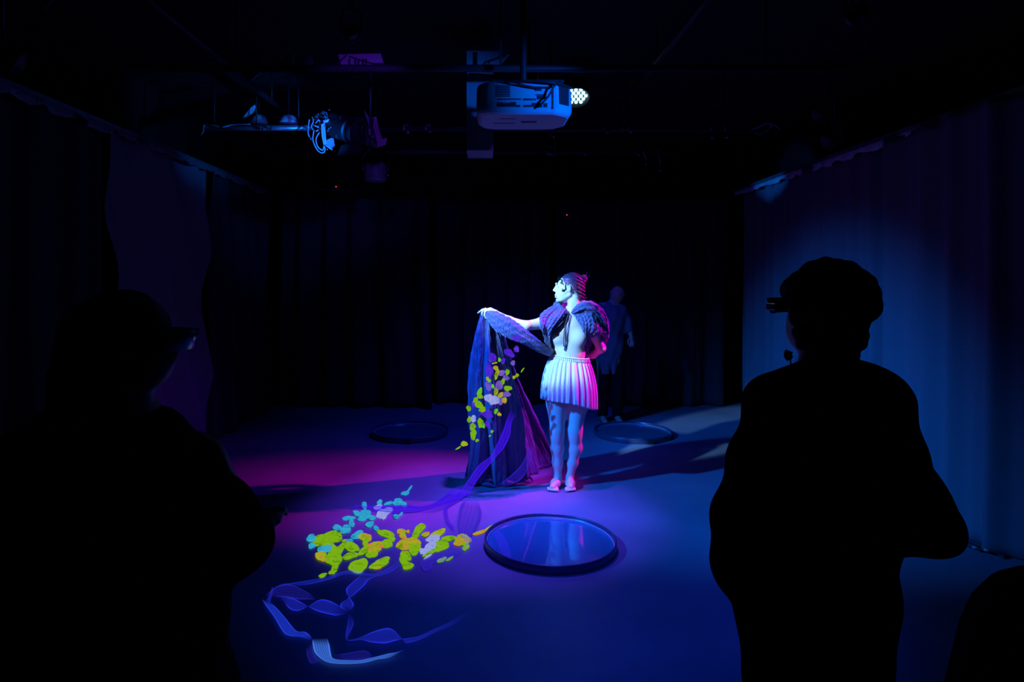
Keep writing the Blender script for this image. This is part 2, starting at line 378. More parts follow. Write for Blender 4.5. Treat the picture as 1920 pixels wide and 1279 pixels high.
# ================================================================== FLOOR TRAYS
def tray(cx, cy, label, clip=None):
    e = empty('round_tray', (cx,cy,0), label, 'mirror tray', 'round mirror trays on the floor')
    T = Matrix.Translation((cx,cy,0)); R = .40
    bm = bmesh.new(); lathe(bm, [(R-.03,.0),(R-.004,.0),(R,.004),(R,.050),(R-.003,.054),(R-.010,.054),(R-.013,.050),(R-.013,.020),(R-.03,.019)], 96, T, False)
    bm.verts.ensure_lookup_table(); n = 96; a = [bm.verts[k] for k in range(n)]; b = [bm.verts[8*n+k] for k in range(n)]
    for k in range(n): bm.faces.new((b[k], b[(k+1)%n], a[(k+1)%n], a[k]))
    from_bm('rim', bm, M_rim, e, True)
    bm = bmesh.new(); lathe(bm, [(R-.016,.021),(R-.016,.028),(.2,.028),(.001,.028)], 96, T); from_bm('mirror_surface', bm, M_pool, e, False)
    bm = bmesh.new()
    for s_ in (1,):
        n_ = 60; ring = []
        tube(bm, [Vector((cx+(R-.0165)*math.cos(t_), cy+(R-.0165)*math.sin(t_), .031)) for t_ in [2*PI*k/120 for k in range(121)]], .0022, 6, None, False)
    from_bm('highlight_bead', bm, M_plastic, e, True)  # pale bead stands in for the highlight along the inner rim
    if clip is not None:
        bm = bmesh.new(); box(bm, (cx+clip, cy-math.sqrt((R+.008)**2-clip**2), .025), (.075,.02,.044), None, .004); from_bm('clip', bm, M_dmetal, e)
tray(.397, 3.90, 'large nearest round mirror tray on the stage floor, reflecting the performer')
tray(-.785, 6.72, 'round mirror tray on the floor, left of the hanging cloak', 0.02)
tray(1.545, 6.70, 'round mirror tray on the floor, right of the performer near the back', .09)

# ================================================================== PERFORMER
Y0 = 5.0
pf = empty('person', (P(1060,900,5.0).x, 5.0, 0), 'performer in pale pleated skirt and dark cloak, arm stretched out, head in profile', 'person')
fd = Field((-.12,4.70,-.008), (1.02,5.30,1.70), .0042)
# torso
fd.ell(P(1066,622,5.0), (.142,.100,.165), .02)
fd.ell(P(1067,660,5.0), (.128,.092,.13), .05)
fd.ell(P(1067,706,5.01), (.172,.118,.14), .05)
fd.cone(P(1044,598,5.0), P(1098,597,5.01), .05, .05, .04)
fd.cone(P(1062,590,5.02), P(1084,590,5.02), .055, .055, .05)
fd.ell(P(1047,630,4.938), (.058,.050,.058), .045); fd.ell(P(1086,633,4.942), (.058,.050,.058), .045)
fd.cone(P(1078,593,5.0), P(1076,558,5.0), .056, .050, .03)
fd.cone(P(1070,592,4.955), P(1071,566,4.975), .018, .020, .02)        # throat
fd.cone(P(1066,589,4.945), P(1045,595,4.95), .010, .008, .012); fd.cone(P(1074,589,4.945), P(1096,593,4.955), .010, .008, .012)
# head in profile, facing left
fd.ell(P(1072,534,5.0), (.096,.074,.092), .02)
fd.ell(P(1058,545,5.0), (.066,.058,.092), .02)
fd.ell(P(1053,555,5.0), (.047,.045,.045), .02)
fd.cone(P(1048,562,5.0), P(1046,563,5.0), .015, .015, .015)
fd.cone(P(1068,553,4.952), P(1052,562,4.97), .012, .012, .015); fd.cone(P(1068,553,5.048), P(1052,562,5.03), .012, .012, .015)
fd.cone(P(1045.5,533,5.0), P(1038.5,544.5,5.0), .0075, .0085, .007)
fd.ell(P(1041.5,546,4.989), (.009,.008,.007), .005); fd.ell(P(1041.5,546,5.011), (.009,.008,.007), .005)
fd.cone(P(1043,532,4.978), P(1043,532,5.022), .008, .008, .012)
for s in (-1, 1):
    fd.ell(P(1043.0,537,5.0+s*.031), (.014,.014,.010), .006, 'cut')
    fd.ell(P(1047.8,537.4,5.0+s*.029), (.0125,.0125,.0118), .003)
fd.cone(P(1041.6,553.3,4.988), P(1041.6,553.3,5.012), .0065, .0065, .004)
fd.cone(P(1042.2,557.2,4.989), P(1042.2,557.2,5.011), .0070, .0070, .004)
fd.cone(P(1040.5,555.3,4.978), P(1040.5,555.3,5.022), .0022, .0022, .002, 'cut')
fd.ell(P(1044.5,560,5.0), (.012,.02,.004), .004, 'cut')
for s in (-1, 1):
    fd.ell(P(1067.5,541,5.0+s*.078), (.017,.009,.029), .004)
    fd.ell(P(1066.5,540,5.0+s*.090), (.010,.008,.019), .003, 'cut')
# right arm (image left) out to the hand
fd.chain([P(1040,598,5.0), P(1018,606,4.93), P(986,611,4.86)], [.052,.045,.036], .03)
fd.chain([P(986,611,4.86), P(955,602,4.86), P(928,587,4.87)], [.036,.034,.023], .02)
fd.chain([P(929,587,4.87), P(920,582,4.87)], [.022,.022], .012)
fd.ell(P(916,582,4.87), (.034,.030,.017), .010)
def fing(pts, r): fd.chain([P(*p) for p in pts], [r, r*.92, r*.85, r*.72][:len(pts)], .003)
fing([(911,579,4.855),(904,581,4.85),(899,585,4.85),(896,587,4.855)], .0085)
fing([(911,580,4.848),(906,582,4.84),(903.5,588,4.838),(905,593,4.845)], .0085)
fing([(914,582,4.848),(909.5,585,4.836),(908.5,591,4.834),(911,597,4.84)], .0085)
fing([(918,584,4.85),(914,588,4.84),(914,593.5,4.838),(917,599,4.845)], .0075)
fing([(919,580,4.885),(913,584,4.905),(907,590,4.90)], .0095)
# left arm (image right) tucked behind the back
fd.chain([P(1102,600,5.01), P(1113,625,5.04), P(1127,653,5.08)], [.052,.044,.036], .03)
fd.chain([P(1127,653,5.08), P(1112,664,5.13), P(1098,669,5.17)], [.036,.033,.024], .02)
fd.ell(P(1089,671,5.185), (.045,.018,.035), .012)
for i in range(4): fd.chain([P(1082,666+i*4.2,5.19), P(1075,667+i*4.4,5.195), P(1068,669+i*4.2,5.185)], [.009,.008,.007], .003)
fd.chain([P(1090,664,5.18), P(1085,657,5.18), P(1080,653,5.178)], [.010,.009,.008], .005)
# legs and feet
for (hx, kx, cx_, ax_, fx) in ((1046,1044.5,1045,1046,1037), (1086,1078,1079,1068.5,1070.5)):
    fd.chain([P(hx,722,5.0), P((hx*2+kx)/3,755,5.0), P(kx,806,4.985), P(kx,818,4.99), P(cx_,840,5.01), P((cx_+ax_)/2,868,5.02), P(ax_,893,5.025)],
             [.100,.086,.054,.050,.050,.038,.027], .03)
    fd.ell(P(kx,812,4.955), (.030,.02,.032), .02)
    a = P(ax_,893,5.025); toe = P(fx,905,4.885); toe.z = .026; heel = Vector((a.x, 5.06, .032))
    fd.cone(a, heel, .027, .030, .02)
    mid = Vector(((a.x*.5+toe.x*.5), 4.96, .042)); fd.cone(heel, mid, .030, .030, .02); fd.cone(a-Vector((0,0,.03)), mid, .026, .032, .02); fd.cone(mid, toe+Vector((0,.03,0)), .034, .025, .02)
    sx = -1 if fx < ax_ else 1
    for q in range(5):
        tx = toe.x + (q-2)*.0165; ty = toe.y + [.000,-.004,.002,.008,.018][q if sx > 0 else 4-q]
        ty = toe.y + [.018,.008,.002,-.004,-.002][q] if sx < 0 else toe.y + [-.002,-.004,.002,.008,.018][q]
        big = (q == 4 and sx < 0) or (q == 0 and sx > 0)
        fd.cone((tx,ty+.03,.018), (tx,ty,.014), .012 if big else .009, .012 if big else .009, .004)
fd.D[:,:,:int(.008/.0042)+1] = .05
body = fd.mesh('body', M_skin, pf)
bvh = BVHTree.FromPolygons([v.co.copy() for v in body.data.vertices], [tuple(p.vertices) for p in body.data.polygons])
iW = world(body)
bvh = BVHTree.FromPolygons([iW @ v.co for v in body.data.vertices], [tuple(p.vertices) for p in body.data.polygons])
def front(px, py, off=.002, guess=5.0):
    o = P(px, py, 4.4); d = (P(px,py,5.0)-o).normalized(); h = bvh.ray_cast(o, d, 1.2)
    return (h[0]-d*off) if h[0] is not None else P(px,py,guess)
# hair
hf = Field((.52,4.88,1.36), (.86,5.12,1.70), .0035)
hf.ell(P(1073,534,5.0), (.099,.080,.097), .02); hf.ell(P(1084,549,5.0), (.050,.062,.060), .03); hf.cone(P(1089,553,5.0), P(1091,569,5.0), .030, .014, .03)
hf.plane(P(1055,527,5.0), tuple(Vector((-.90,0,-.28)).normalized()))
hf.D = np.maximum(hf.D, (-(hf.ax[0]-P(1060,534,5).x)[:,None,None]*.62-(hf.ax[2]-P(1060,534,5).z)[None,None,:]*.78+0*hf.ax[1][None,:,None]).astype(np.float32)*((hf.ax[0]<P(1080,0,5).x)[:,None,None]))
hf.D = np.maximum(hf.D, -(((hf.ax[0][:,None,None]-P(1066,541,5).x)/.024)**2+((hf.ax[2][None,None,:]-P(1066,541,5).z)/.032)**2+0*hf.ax[1][None,:,None]-1).astype(np.float32)*.01)
hair = hf.mesh('hair', M_hair, pf, wob=lambda x,y,z: .0011*np.sin(230*(z+.30*x)+2*np.sin(25*x))+.0006*np.sin(410*(z+.25*x)+1.5*np.sin(40*x))+0*y)
bf = Field((.70,4.90,1.56), (.84,5.08,1.70), .003)
c = P(1094,523,5.0)
for q in range(16):
    a = q*2.4; bf.ell(c+Vector((math.cos(a)*.020, math.sin(a*1.7)*.018, math.sin(a)*.022)), (.013,.016,.013), .004)
bf.ell(c, (.024,.028,.026), .01)
bf.mesh('hair_bun', M_hair, hair)
rnd = random.Random(5); sl = []
for q in range(26):
    a = c + Vector((rnd.uniform(-.03,.025), rnd.uniform(-.02,.02), rnd.uniform(-.01,.03)))
    if q > 14: a = P(rnd.uniform(1088,1096), rnd.uniform(545,570), 5.0-rnd.uniform(-.02,.04))
    d = Vector((rnd.uniform(-.01,.03), 0, rnd.uniform(.0,.03) if q < 14 else rnd.uniform(-.03,.0)))
    sl.append([a, a+d*.6+Vector((.004,0,.0)), a+d])
tubes('stray_hair', sl[:15], .0009, M_hair, hair, 5, 6)['kind'] = 'stuff'; tubes('stray_hair', sl[15:], .0009, M_hair, hair, 5, 6)['kind'] = 'stuff'
crl = [[(1052,518),(1048,521),(1046,525),(1048,527)], [(1048,526),(1050,524.5),(1053,525),(1054,528),(1051.5,530),(1053,532),(1056,531)], [(1054,529),(1056,533),(1057,534)],
       [(1062,530),(1060,536),(1061,541),(1058,544),(1055,543.5),(1054.5,541)], [(1053,545),(1056,546),(1059,545)]]
tubes('forehead_curls', [[front(*p) for p in l] for l in crl], lambda t: .0042*math.sin(PI*(.12+.8*t))+.0008, M_hairD, hair, 6, 22)
# brow, lashes, lips
fc = empty('face_details', P(1045,545,5.0)); fc.parent = pf; fc.matrix_parent_inverse = world(pf).inverted()
tubes('eyebrow', [[front(1044.8,531.3,.0005), front(1046,530,.0005), front(1050,531.5,.0005)]], lambda t: .0016*(1-t)+.0006, M_hairD, fc, 6, 10)
tubes('eyelash', [[front(1044.6,537.8,.0008), front(1046.2,538.6,.0008), front(1048,537.4,.0008)]], .0009, M_hairD, fc, 6, 10)
M_lip = mat('lips', (.45,.14,.15), .4)
tubes('lips', [[front(1041.6,553.6,.0004), front(1043,553.9,.0004), front(1045.5,555,.0004)], [front(1042.0,557,.0004), front(1043.4,556.8,.0004), front(1045.3,555.5,.0004)]], lambda t: .0024*(1-t)+.0006, M_lip, fc, 6, 8)

# skirt: gathered waistband and a pleated panel with a slanting hem
def skirt():
    nu, nv = 420, 46; V = []; cx = P(1068,0,5.0).x
    for j in range(nv):
        v = j/(nv-1)
        for i in range(nu):
            a = 2*PI*i/nu; x, y = math.cos(a), math.sin(a)      # x>0 image right, y<0 towards camera
            zt = P(0,668,5).z + (-.018*x) ; zh = P(0,750,5).z + (.03 if x < 0 else 0)*(-x)*.0 - .070*max(0, x+.02)**1.1*(1 if y < .5 else .8) + .014*max(0,-x)
            z = zt+(zh-zt)*v
            w_ = .146+(.214-.146)*(1-(1-min(1,v*1.25))**1.9); dp = .108+(.168-.108)*(1-(1-min(1,v*1.1))**1.6)
            ph = a*30+1.8*math.sin(3*a+1)+.9*math.sin(7*a+2*v*.5); am = .002+.013*v**.7
            f_ = (math.sin(ph)+.35*math.sin(2*ph+1+.8*v)+.25*math.sin(ph*.31+2))*am
            if v < .10: f_ = .0035*math.sin(a*62)*(1 if v < .085 else .3) + (.003 if v<.085 else -.002)
            cxv = cx + .002 + (P(1066,0,5).x-cx)*v
            V.append((cxv+x*(w_+f_), 5.005+y*(dp+f_), z+.0035*math.sin(ph)*v*(v>.97)))
    n = nu*nv; V2 = [(p[0]+(cx-p[0])*.02, p[1]+(5.005-p[1])*.02, p[2]) for p in V]; f = []
    for j in range(nv-1):
        for i in range(nu):
            q = (j*nu+i, (j+1)*nu+i, (j+1)*nu+(i+1)%nu, j*nu+(i+1)%nu); f.append(q); f.append(tuple(x+n for x in q[::-1]))
    for i in range(nu):
        i2 = (i+1)%nu; f.append((i, i2, i2+n, i+n)); k, k2 = (nv-1)*nu+i, (nv-1)*nu+i2; f.append((k, k+n, k2+n, k2))
    return V+V2, f
v_, f_ = skirt(); sk = pyd('skirt', v_, f_, M_skirt, pf)
bm = bmesh.new(); cx = P(1068,0,5.0).x
tube(bm, [Vector((cx+math.cos(t)*.149, 5.005+math.sin(t)*.112, P(0,668.5,5).z-.018*math.cos(t)+.0)) for t in [2*PI*k/80 for k in range(81)]], .0065, 8, None, False)
from_bm('waistband', bm, M_skirt, sk, True)

# cloak (one garment: capelet with sleeve cap and hood roll, sash along the arm, long fall)
ck = empty('cloak', (P(930,905,5.05).x, 5.05, 0)); ck.parent = pf; ck.matrix_parent_inverse = world(pf).inverted(); ck['label'] = 'long crinkled dark cloak'
def crink(a1, f1, a2=.004, f2=40, s=0):
    def w_(u, v):
        r = a1*np.sin(f1*u+1.4*np.sin(3.1*v+s)+s)+a2*np.sin(f2*u+6*v+2*np.sin(9*v+s))+.45*a2*np.sin(f2*2.3*u-9*v+s)+.0018*np.sin(70*v+25*u+3*np.sin(20*u))
        return r
    return w_
def pp(*l): return [tuple(P(*q)) for q in l]
# fall, front
fall = patch('front_fall', [
  pp((902,586,4.875),(906,588,4.85),(912,590,4.84),(918,592,4.85),(923,590,4.87)),
  pp((893,612,4.90),(903,614,4.83),(914,616,4.82),(926,617,4.84),(936,615,4.90)),
  pp((884,655,4.95),(899,660,4.82),(916,660,4.81),(933,660,4.84),(950,655,4.94)),
  pp((879,715,4.98),(896,715,4.83),(918,715,4.82),(942,715,4.86),(964,712,4.98)),
  pp((881,780,5.02),(899,780,4.86),(924,780,4.85),(952,780,4.89),(981,778,5.04)),
  pp((884,835,5.07),(902,840,4.92),(926,838,4.90),(954,840,4.95),(983,835,5.12)),
  pp((872,892,5.20),(896,902,5.05),(925,906,5.02),(955,905,5.04),(984,900,5.15))], 190, 150, M_cloak, ck,
  wr=lambda u, v: (.006+.040*v)*np.sin(17*u+1.6*np.sin(3.2*v)+.8)*(1+.5*np.sin(5*u))+.016*v*np.sin(38*u+4*np.sin(3.4*v)+5*v)+.022*np.clip(v-.62,0,1)*np.sin(9*u-16*v)+crink(0,1,.0045,95,1)(u,v))
# outer left tail
patch('side_fall', [
  pp((902,586,4.90),(905,587,4.89),(910,588,4.89)),
  pp((888,640,4.99),(894,640,4.94),(902,640,4.93)),
  pp((880,700,5.03),(889,700,4.98),(900,700,4.95)),
  pp((881,770,5.08),(892,770,5.02),(905,770,4.98)),
  pp((881,840,5.16),(890,845,5.10),(905,850,5.05)),
  pp((871,890,5.28),(882,896,5.22),(905,900,5.12))], 60, 110, M_cloak, ck, wr=lambda u,v: .015*np.sin(13*u+2*v)+crink(0,1,.003,60,2)(u,v))
# far inner panel reaching back to the trailing edge
patch('back_panel', [
  pp((920,588,4.89),(928,596,4.90),(936,602,4.91)),
  pp((934,630,4.95),(942,632,4.98),(948,634,4.98)),
  pp((950,690,5.03),(956,690,5.09),(962,688,5.10)),
  pp((964,745,5.08),(973,742,5.20),(981,738,5.25)),
  pp((976,800,5.12),(990,796,5.33),(1004,790,5.42)),
  pp((980,850,5.16),(1002,842,5.42),(1024,832,5.58)),
  pp((983,897,5.20),(1012,884,5.42),(1042,869,5.68))], 90, 120, M_cloak, ck, wr=lambda u,v: .022*v*np.sin(16*u+5*v)+crink(0,1,.004,50,3)(u,v))
# rolled trailing edge
bm = bmesh.new(); tube(bm, pp((934,606,4.90),(946,640,4.97),(962,690,5.08),(981,738,5.23),(1004,790,5.40),(1024,832,5.56),(1041,868,5.67)), lambda t: .010+.016*max(0,math.sin(PI*min(1,max(0,t-.45)*2)))+.002*math.sin(60*t), 10, 90); from_bm('rolled_edge', bm, M_cloak, ck, True)
# crumpled hem on the floor
rnd = random.Random(8)
for (a, b) in (((985,898),(1000,903)),((960,908),(995,904)),((900,908),(930,913)),((1008,880),(1030,872)),((1020,876),(1046,868)),((874,896),(890,905))):
    A, B = G(a[0],a[1],.012), G(b[0],b[1],.012); mid = (A+B)/2+Vector((0,rnd.uniform(-.02,.02),rnd.uniform(.01,.03)))
    bm = bmesh.new(); tube(bm, [A, mid, B], lambda t: .004+.010*math.sin(PI*t), 8, 16); from_bm('crumpled_hem', bm, M_cloak, ck, True)
# sash running from the hand in front of the forearm to the waist
def ruched(name, cen, rz, ry, ns, nr, parent, tw=0, sd=0):
    C = catmull(cen, ns); R = catmull([(a,b,0) for a,b in zip(rz, ry)], ns); V = []; f = []
    for i in range(ns):
        t = (C[min(i+1,ns-1)]-C[max(i-1,0)]); t /= np.linalg.norm(t); yv = np.array((0,1.,0)); yv -= t*(yv@t); yv /= np.linalg.norm(yv); zv = np.cross(t, yv)
        for k in range(nr):
            a = 2*PI*k/nr+tw*i/ns; w_ = 1+.10*math.sin(7*a+.05*i+sd)+.08*math.sin(15*a-.07*i+2*math.sin(i*.06))+.05*math.sin(27*a+.2*i)+.03*math.sin(i*.5+5*a)
            V.append(C[i]+zv*math.sin(a)*R[i][0]*w_+yv*math.cos(a)*R[i][1]*w_)
    for i in range(ns-1):
        for k in range(nr): f.append((i*nr+k, i*nr+(k+1)%nr, (i+1)*nr+(k+1)%nr, (i+1)*nr+k))
    f.append(tuple(range(nr))[::-1]); f.append(tuple((ns-1)*nr+k for k in range(nr)))
    return pyd(name, V, f, M_cloak, parent)
ruched('sash', pp((913,588,4.855),(924,595,4.82),(942,608,4.80),(962,621,4.80),(985,634,4.82),(1010,649,4.86),(1030,660,4.93),(1044,666,5.09)),
       [.020,.046,.062,.060,.047,.036,.030,.026], [.020,.034,.036,.036,.034,.028,.02,.02], 160, 72, ck, 1.2)
# capelet over the image-left shoulder
patch('shoulder_cape', [
  pp((1044,571,5.06),(1042,573,4.98),(1050,575,4.93),(1060,581,4.925),(1066,588,4.925)),
  pp((1032,577,5.07),(1028,582,4.92),(1039,588,4.885),(1052,594,4.885),(1061,598,4.895)),
  pp((1018,588,5.05),(1016,593,4.88),(1029,599,4.86),(1042,605,4.865),(1051,609,4.87)),
  pp((1013,600,5.02),(1015,610,4.84),(1024,616,4.83),(1032,620,4.845),(1039,621,4.86)),
  pp((1020,625,5.05),(1021,628,4.95),(1025,632,4.92),(1030,636,4.92),(1033,636,4.925)),
  pp((1026,655,5.05),(1026,655,5.0),(1029,657,4.96),(1032,660,4.95),(1037,662,4.95))], 90, 90, M_cloak, ck,
  wr=crink(.010,13,.003,55,.5))
ruched('collar_roll', pp((1097,578,5.10),(1080,574,5.12),(1058,571,5.10),(1046,573,5.03),(1049,579,4.95),(1058,585,4.925),(1065,588,4.925)), [.020,.03,.034,.036,.028,.018,.010], [.02,.02,.024,.026,.022,.016,.01], 70, 40, ck, 2)
# hood roll and cape on the image-right shoulder
ruched('hood_roll', pp((1072,588,4.92),(1080,582,4.91),(1094,576,4.91),(1109,579,4.92),(1122,590,4.95),(1131,606,4.99),(1137,622,5.03)), [.008,.024,.040,.050,.046,.036,.020], [.010,.035,.055,.065,.065,.055,.03], 110, 56, ck, 1.5, 2)
patch('right_cape', [
  pp((1074,589,4.915),(1088,586,4.89),(1106,584,4.88),(1124,592,4.92),(1134,602,5.02),(1132,600,5.10)),
  pp((1081,600,4.90),(1094,600,4.87),(1110,603,4.865),(1128,610,4.91),(1140,616,5.02),(1138,616,5.12)),
  pp((1090,615,4.895),(1098,616,4.87),(1110,620,4.875),(1126,626,4.93),(1140,630,5.04),(1138,632,5.14)),
  pp((1095,632,4.92),(1099,634,4.93),(1104,636,4.97),(1112,634,5.08),(1134,640,5.12),(1136,645,5.16)),
  pp((1097,650,4.95),(1101,652,4.98),(1104,654,5.06),(1110,652,5.14),(1130,652,5.16),(1132,655,5.18)),
  pp((1100,666,5.00),(1102,666,5.04),(1105,664,5.10),(1110,662,5.17),(1126,658,5.18),(1130,662,5.2))], 120, 90, M_cloak, ck,
  wr=crink(.006,19,.003,70,2.2))
# tie cord
tubes('tie_cord', [
  [front(1067,588,.012), front(1061,591,.012), front(1054,598,.012), front(1049,606,.014), front(1049,611,.012), front(1054,609,.012), front(1060,600,.014), front(1064,592,.016)],
  [front(1065,589,.014), front(1063,598,.014), front(1060,608,.010), front(1058,620,.010), front(1057,632,.010), front(1057,648,.012)],
  [front(1068,589,.014), front(1067,600,.012), front(1065,612,.010), front(1062,625,.010), front(1061,640,.010), front(1060,652,.012)]], .0032, M_cord, ck, 7, 40)
bm = bmesh.new()
for (x0,y0,x1,y1) in ((1057,643,1057.5,650),(1060,648,1058,657)): tube(bm, [front(x0,y0,.013), front(x1,y1,.013)], lambda t: .006*(.6+.4*abs(math.sin(9*t))), 8, 14)
from_bm('cord_tassel', bm, M_cord, ck, True)

# ================================================================== SPECTATORS (seen from behind, unlit)
def strokes(ob): return ob
# --- right: round hat, wide jacket, elbows out
Y = 1.6; Q = lambda x, y, dy=0: P(x, y, Y)*1.0 + Vector((0, dy, 0))
pr = empty('person', (Q(1560,0).x, Y, 0), 'spectator in silhouette on the right, round hat and loose black jacket', 'person')
fb = Field((Q(1300,0).x, 1.15, -.008), (Q(1830,0).x, 2.1, 1.72), .009)
fb.ell(Q(1548,575), (.078,.098,.118), .02); fb.ell(Q(1543,622,.05), (.062,.07,.065), .03); fb.cone(Q(1552,640), Q(1555,705), .058, .062, .03)
fb.ell(Q(1542,605,.105), (.014,.02,.022), .01)
for s in (-1,1): fb.ell(Q(1548+s*62,592), (.010,.018,.030), .006)
fb.ell(Q(1555,815), (.17,.105,.18), .05); fb.ell(Q(1545,960), (.15,.10,.2), .08); fb.ell(Q(1530,1120), (.17,.115,.16), .08)
fb.cone(Q(1450,755), Q(1655,755), .055, .055, .05)
for (s, sh, el, hd) in ((-1, (1450,768), (1388,985), (1470,1050)), (1, (1655,768), (1740,985), (1610,1030))):
    fb.chain([Q(*sh), Q(*el)], [.052,.040], .03); w_ = Q(hd[0], hd[1], .20); fb.cone(Q(*el), w_, .040, .027, .02)
    fb.ell(w_+Vector((-s*.03,.03,0)), (.045,.04,.018), .012)
    for i in range(4): a = w_+Vector((-s*.06,.0+.018*i,0)); fb.chain([a, a+Vector((-s*.03,.005,.004)), a+Vector((-s*.045,.002,-.015))], [.009,.008,.007], .004)
    a = w_+Vector((-s*.03,-.01,.005)); fb.chain([a, a+Vector((-s*.03,-.02,.012)), a+Vector((-s*.05,-.02,.008))], [.010,.009,.008], .005)
for s in (-1,1):
    hx = Q(1528+s*62,0).x; fb.chain([(hx,Y,.78),(hx,Y-.01,.47),(hx,Y+.02,.09)], [.085,.055,.038], .03); fb.cone((hx,Y+.02,.05),(hx,Y-.16+.34,.03), .035, .028, .02)
fb.mesh('body', M_skinD, pr)
fj = Field((Q(1290,0).x, 1.2, .50), (Q(1840,0).x, 2.0, 1.50), .009)
fj.cone(Q(1450,752), Q(1655,752), .062, .064, .05); fj.cone(Q(1508,738), Q(1600,730), .048, .048, .05); fj.ell(Q(1552,722), (.066,.070,.030), .03)
fj.ell(Q(1555,810), (.185,.130,.19), .05); fj.ell(Q(1545,940), (.205,.145,.22), .08); fj.ell(Q(1525,1120), (.195,.145,.22), .08); fj.cone(Q(1525,1180), Q(1524,1300), .165, .165, .05)
fj.chain([Q(1450,768), Q(1428,860), Q(1398,960), Q(1388,1045)], [.064,.066,.070,.070], .04); fj.cone(Q(1388,1060), Q(1470,1055,.2), .070, .045, .04)
fj.chain([Q(1655,768), Q(1672,860), Q(1714,945), Q(1742,985)], [.064,.068,.070,.068], .04); fj.chain([Q(1742,985), Q(1690,1005,.06), Q(1620,1030,.2)], [.068,.058,.045], .05)
fj.plane((0,0,.60), (0,0,-1))
fj.mesh('jacket', M_jacket, pr, wob=lambda x,y,z: .0035*np.sin(34*z+14*x)+.003*np.sin(51*x-22*z+30*y))
ft = Field((Q(1390,0).x, 1.3, .05), (Q(1670,0).x, 1.85, 1.0), .010)
for s in (-1,1):
    hx = Q(1528+s*62,0).x; ft.chain([(hx,Y,.84),(hx,Y-.01,.47),(hx,Y+.02,.10)], [.10,.078,.062], .03)
ft.mesh('trousers', M_trouser, pr)
fh = Field((Q(1455,0).x, 1.42, 1.36), (Q(1655,0).x, 1.80, 1.72), .006)
fh.ell(Q(1555,550), (.090,.110,.089), .02); fh.ell(Q(1592,562,-.02), (.048,.085,.070), .03); fh.ell(Q(1500,545), (.03,.08,.045), .02)
for (x,y,r) in ((1590,600,.026),(1600,622,.022),(1598,645,.018),(1606,612,.016),(1594,662,.014),(1500,622,.022),(1500,640,.018)): fh.ell(Q(x,y,-.02), (r,r*1.6,r), .01)
fh.mesh('hat_and_hair', M_hairD, pr, wob=lambda x,y,z: .002*np.sin(160*x+60*z)+.002*np.sin(130*z+90*y))
bm = bmesh.new(); tube(bm, [Q(1487,660,.02), Q(1484,668,.02), Q(1488,674,.02)], .010, 8, 8); tube(bm, [Q(1491,672,.02), Q(1490,684,.02), Q(1496,700,0)], .002, 6, 8); from_bm('earphone', bm, M_jacket, pr, True)

def headset(name_label, cen, ang, w_, d_, z, lens):
    e = empty('mixed_reality_headset', Vector((cen[0],cen[1],z)), name_label, 'headset')
    R_ = Matrix.Rotation(ang, 3, 'Z'); C0 = Vector((cen[0],cen[1],z))
    bm = bmesh.new(); pts = [C0+R_ @ Vector((w_*math.cos(t), d_*math.sin(t), .006*math.cos(t*2))) for t in [2*PI*k/60 for k in range(61)]]
    tube(bm, pts, .007, 8, None, False); from_bm('headband', bm, M_jacket, e, True)
    bm = bmesh.new()
    ring_t, ring_b = [], []
    for k in range(25):
        t = PI*(.18+.64*k/24); o_ = Vector(((w_+.022)*math.cos(t), (d_+.035)*math.sin(t), 0))
        ring_t.append(o_+Vector((0,0,.018))); ring_b.append(o_*.93+Vector((0,0,-.022)))
    inn_t = [v*.90 for v in ring_t]; inn_b = [v*.90 for v in ring_b]
    for v in inn_t: v.z = .018
    for v in inn_b: v.z = -.022
    vs = [[bm.verts.new(C0+R_ @ v) for v in r] for r in (ring_t, ring_b, inn_b, inn_t)]
    for q in range(4):
        a, b = vs[q], vs[(q+1)%4]
        for k in range(24): bm.faces.new((a[k],a[k+1],b[k+1],b[k]))
    bm.faces.new([vs[q][0] for q in range(4)]); bm.faces.new([vs[q][-1] for q in range(4)])
    from_bm('visor', bm, lens, e, True)
    return e
C_ = Q(1548,574); hs = headset('dark headset worn by the spectator in the round hat', (C_.x, Y+.01), .12, .100, .118, C_.z, M_vis)
for c_, s_ in ((Q(1462,576,.03),(.024,.05,.022)),(Q(1636,566,.0),(.012,.05,.026))): bm = bmesh.new(); box(bm, c_, s_, None, .004); from_bm('side_arm', bm, M_vis, hs)

# --- left: long hair, facing right
Y = 1.36; Q2 = lambda x, y, dy=0: P(x, y, Y) + Vector((0, dy, 0))
pl = empty('person', (Q2(215,0).x, Y, 0), 'spectator in silhouette on the left with long dark hair and coat', 'person')
fb = Field((Q2(-80,0).x, .85, -.008), (Q2(540,0).x, 2.0, 1.64), .009)
fb.ell(Q2(235,635), (.092,.078,.105), .02); fb.ell(Q2(275,672), (.055,.055,.065), .03); fb.cone(Q2(325,660), Q2(322,672), .010, .012, .012); fb.cone(Q2(215,690), Q2(205,790), .058, .065, .03)
fb.ell(Q2(195,900), (.16,.17,.2), .05); fb.ell(Q2(215,1080), (.15,.14,.2), .08); fb.ell(Q2(215,1250), (.17,.14,.17), .08); fb.cone(Q2(120,855,-.05), Q2(330,880,.08), .06, .06, .05)
fb.chain([Q2(350,895,.08), Q2(435,1030,.08)], [.052,.040], .03); w_ = Q2(400,1090,.30); fb.cone(Q2(435,1030,.08), w_, .040, .027, .02); fb.ell(w_+Vector((0,.05,0)), (.035,.045,.018), .012)
for i in range(4): a = w_+Vector((-.022+.015*i,.085,0)); fb.chain([a, a+Vector((0,.03,.004)), a+Vector((0,.045,-.014))], [.009,.008,.007], .004)
fb.chain([w_+Vector((-.02,.03,0)), w_+Vector((-.05,.055,.01)), w_+Vector((-.055,.075,.01))], [.011,.009,.008], .005)
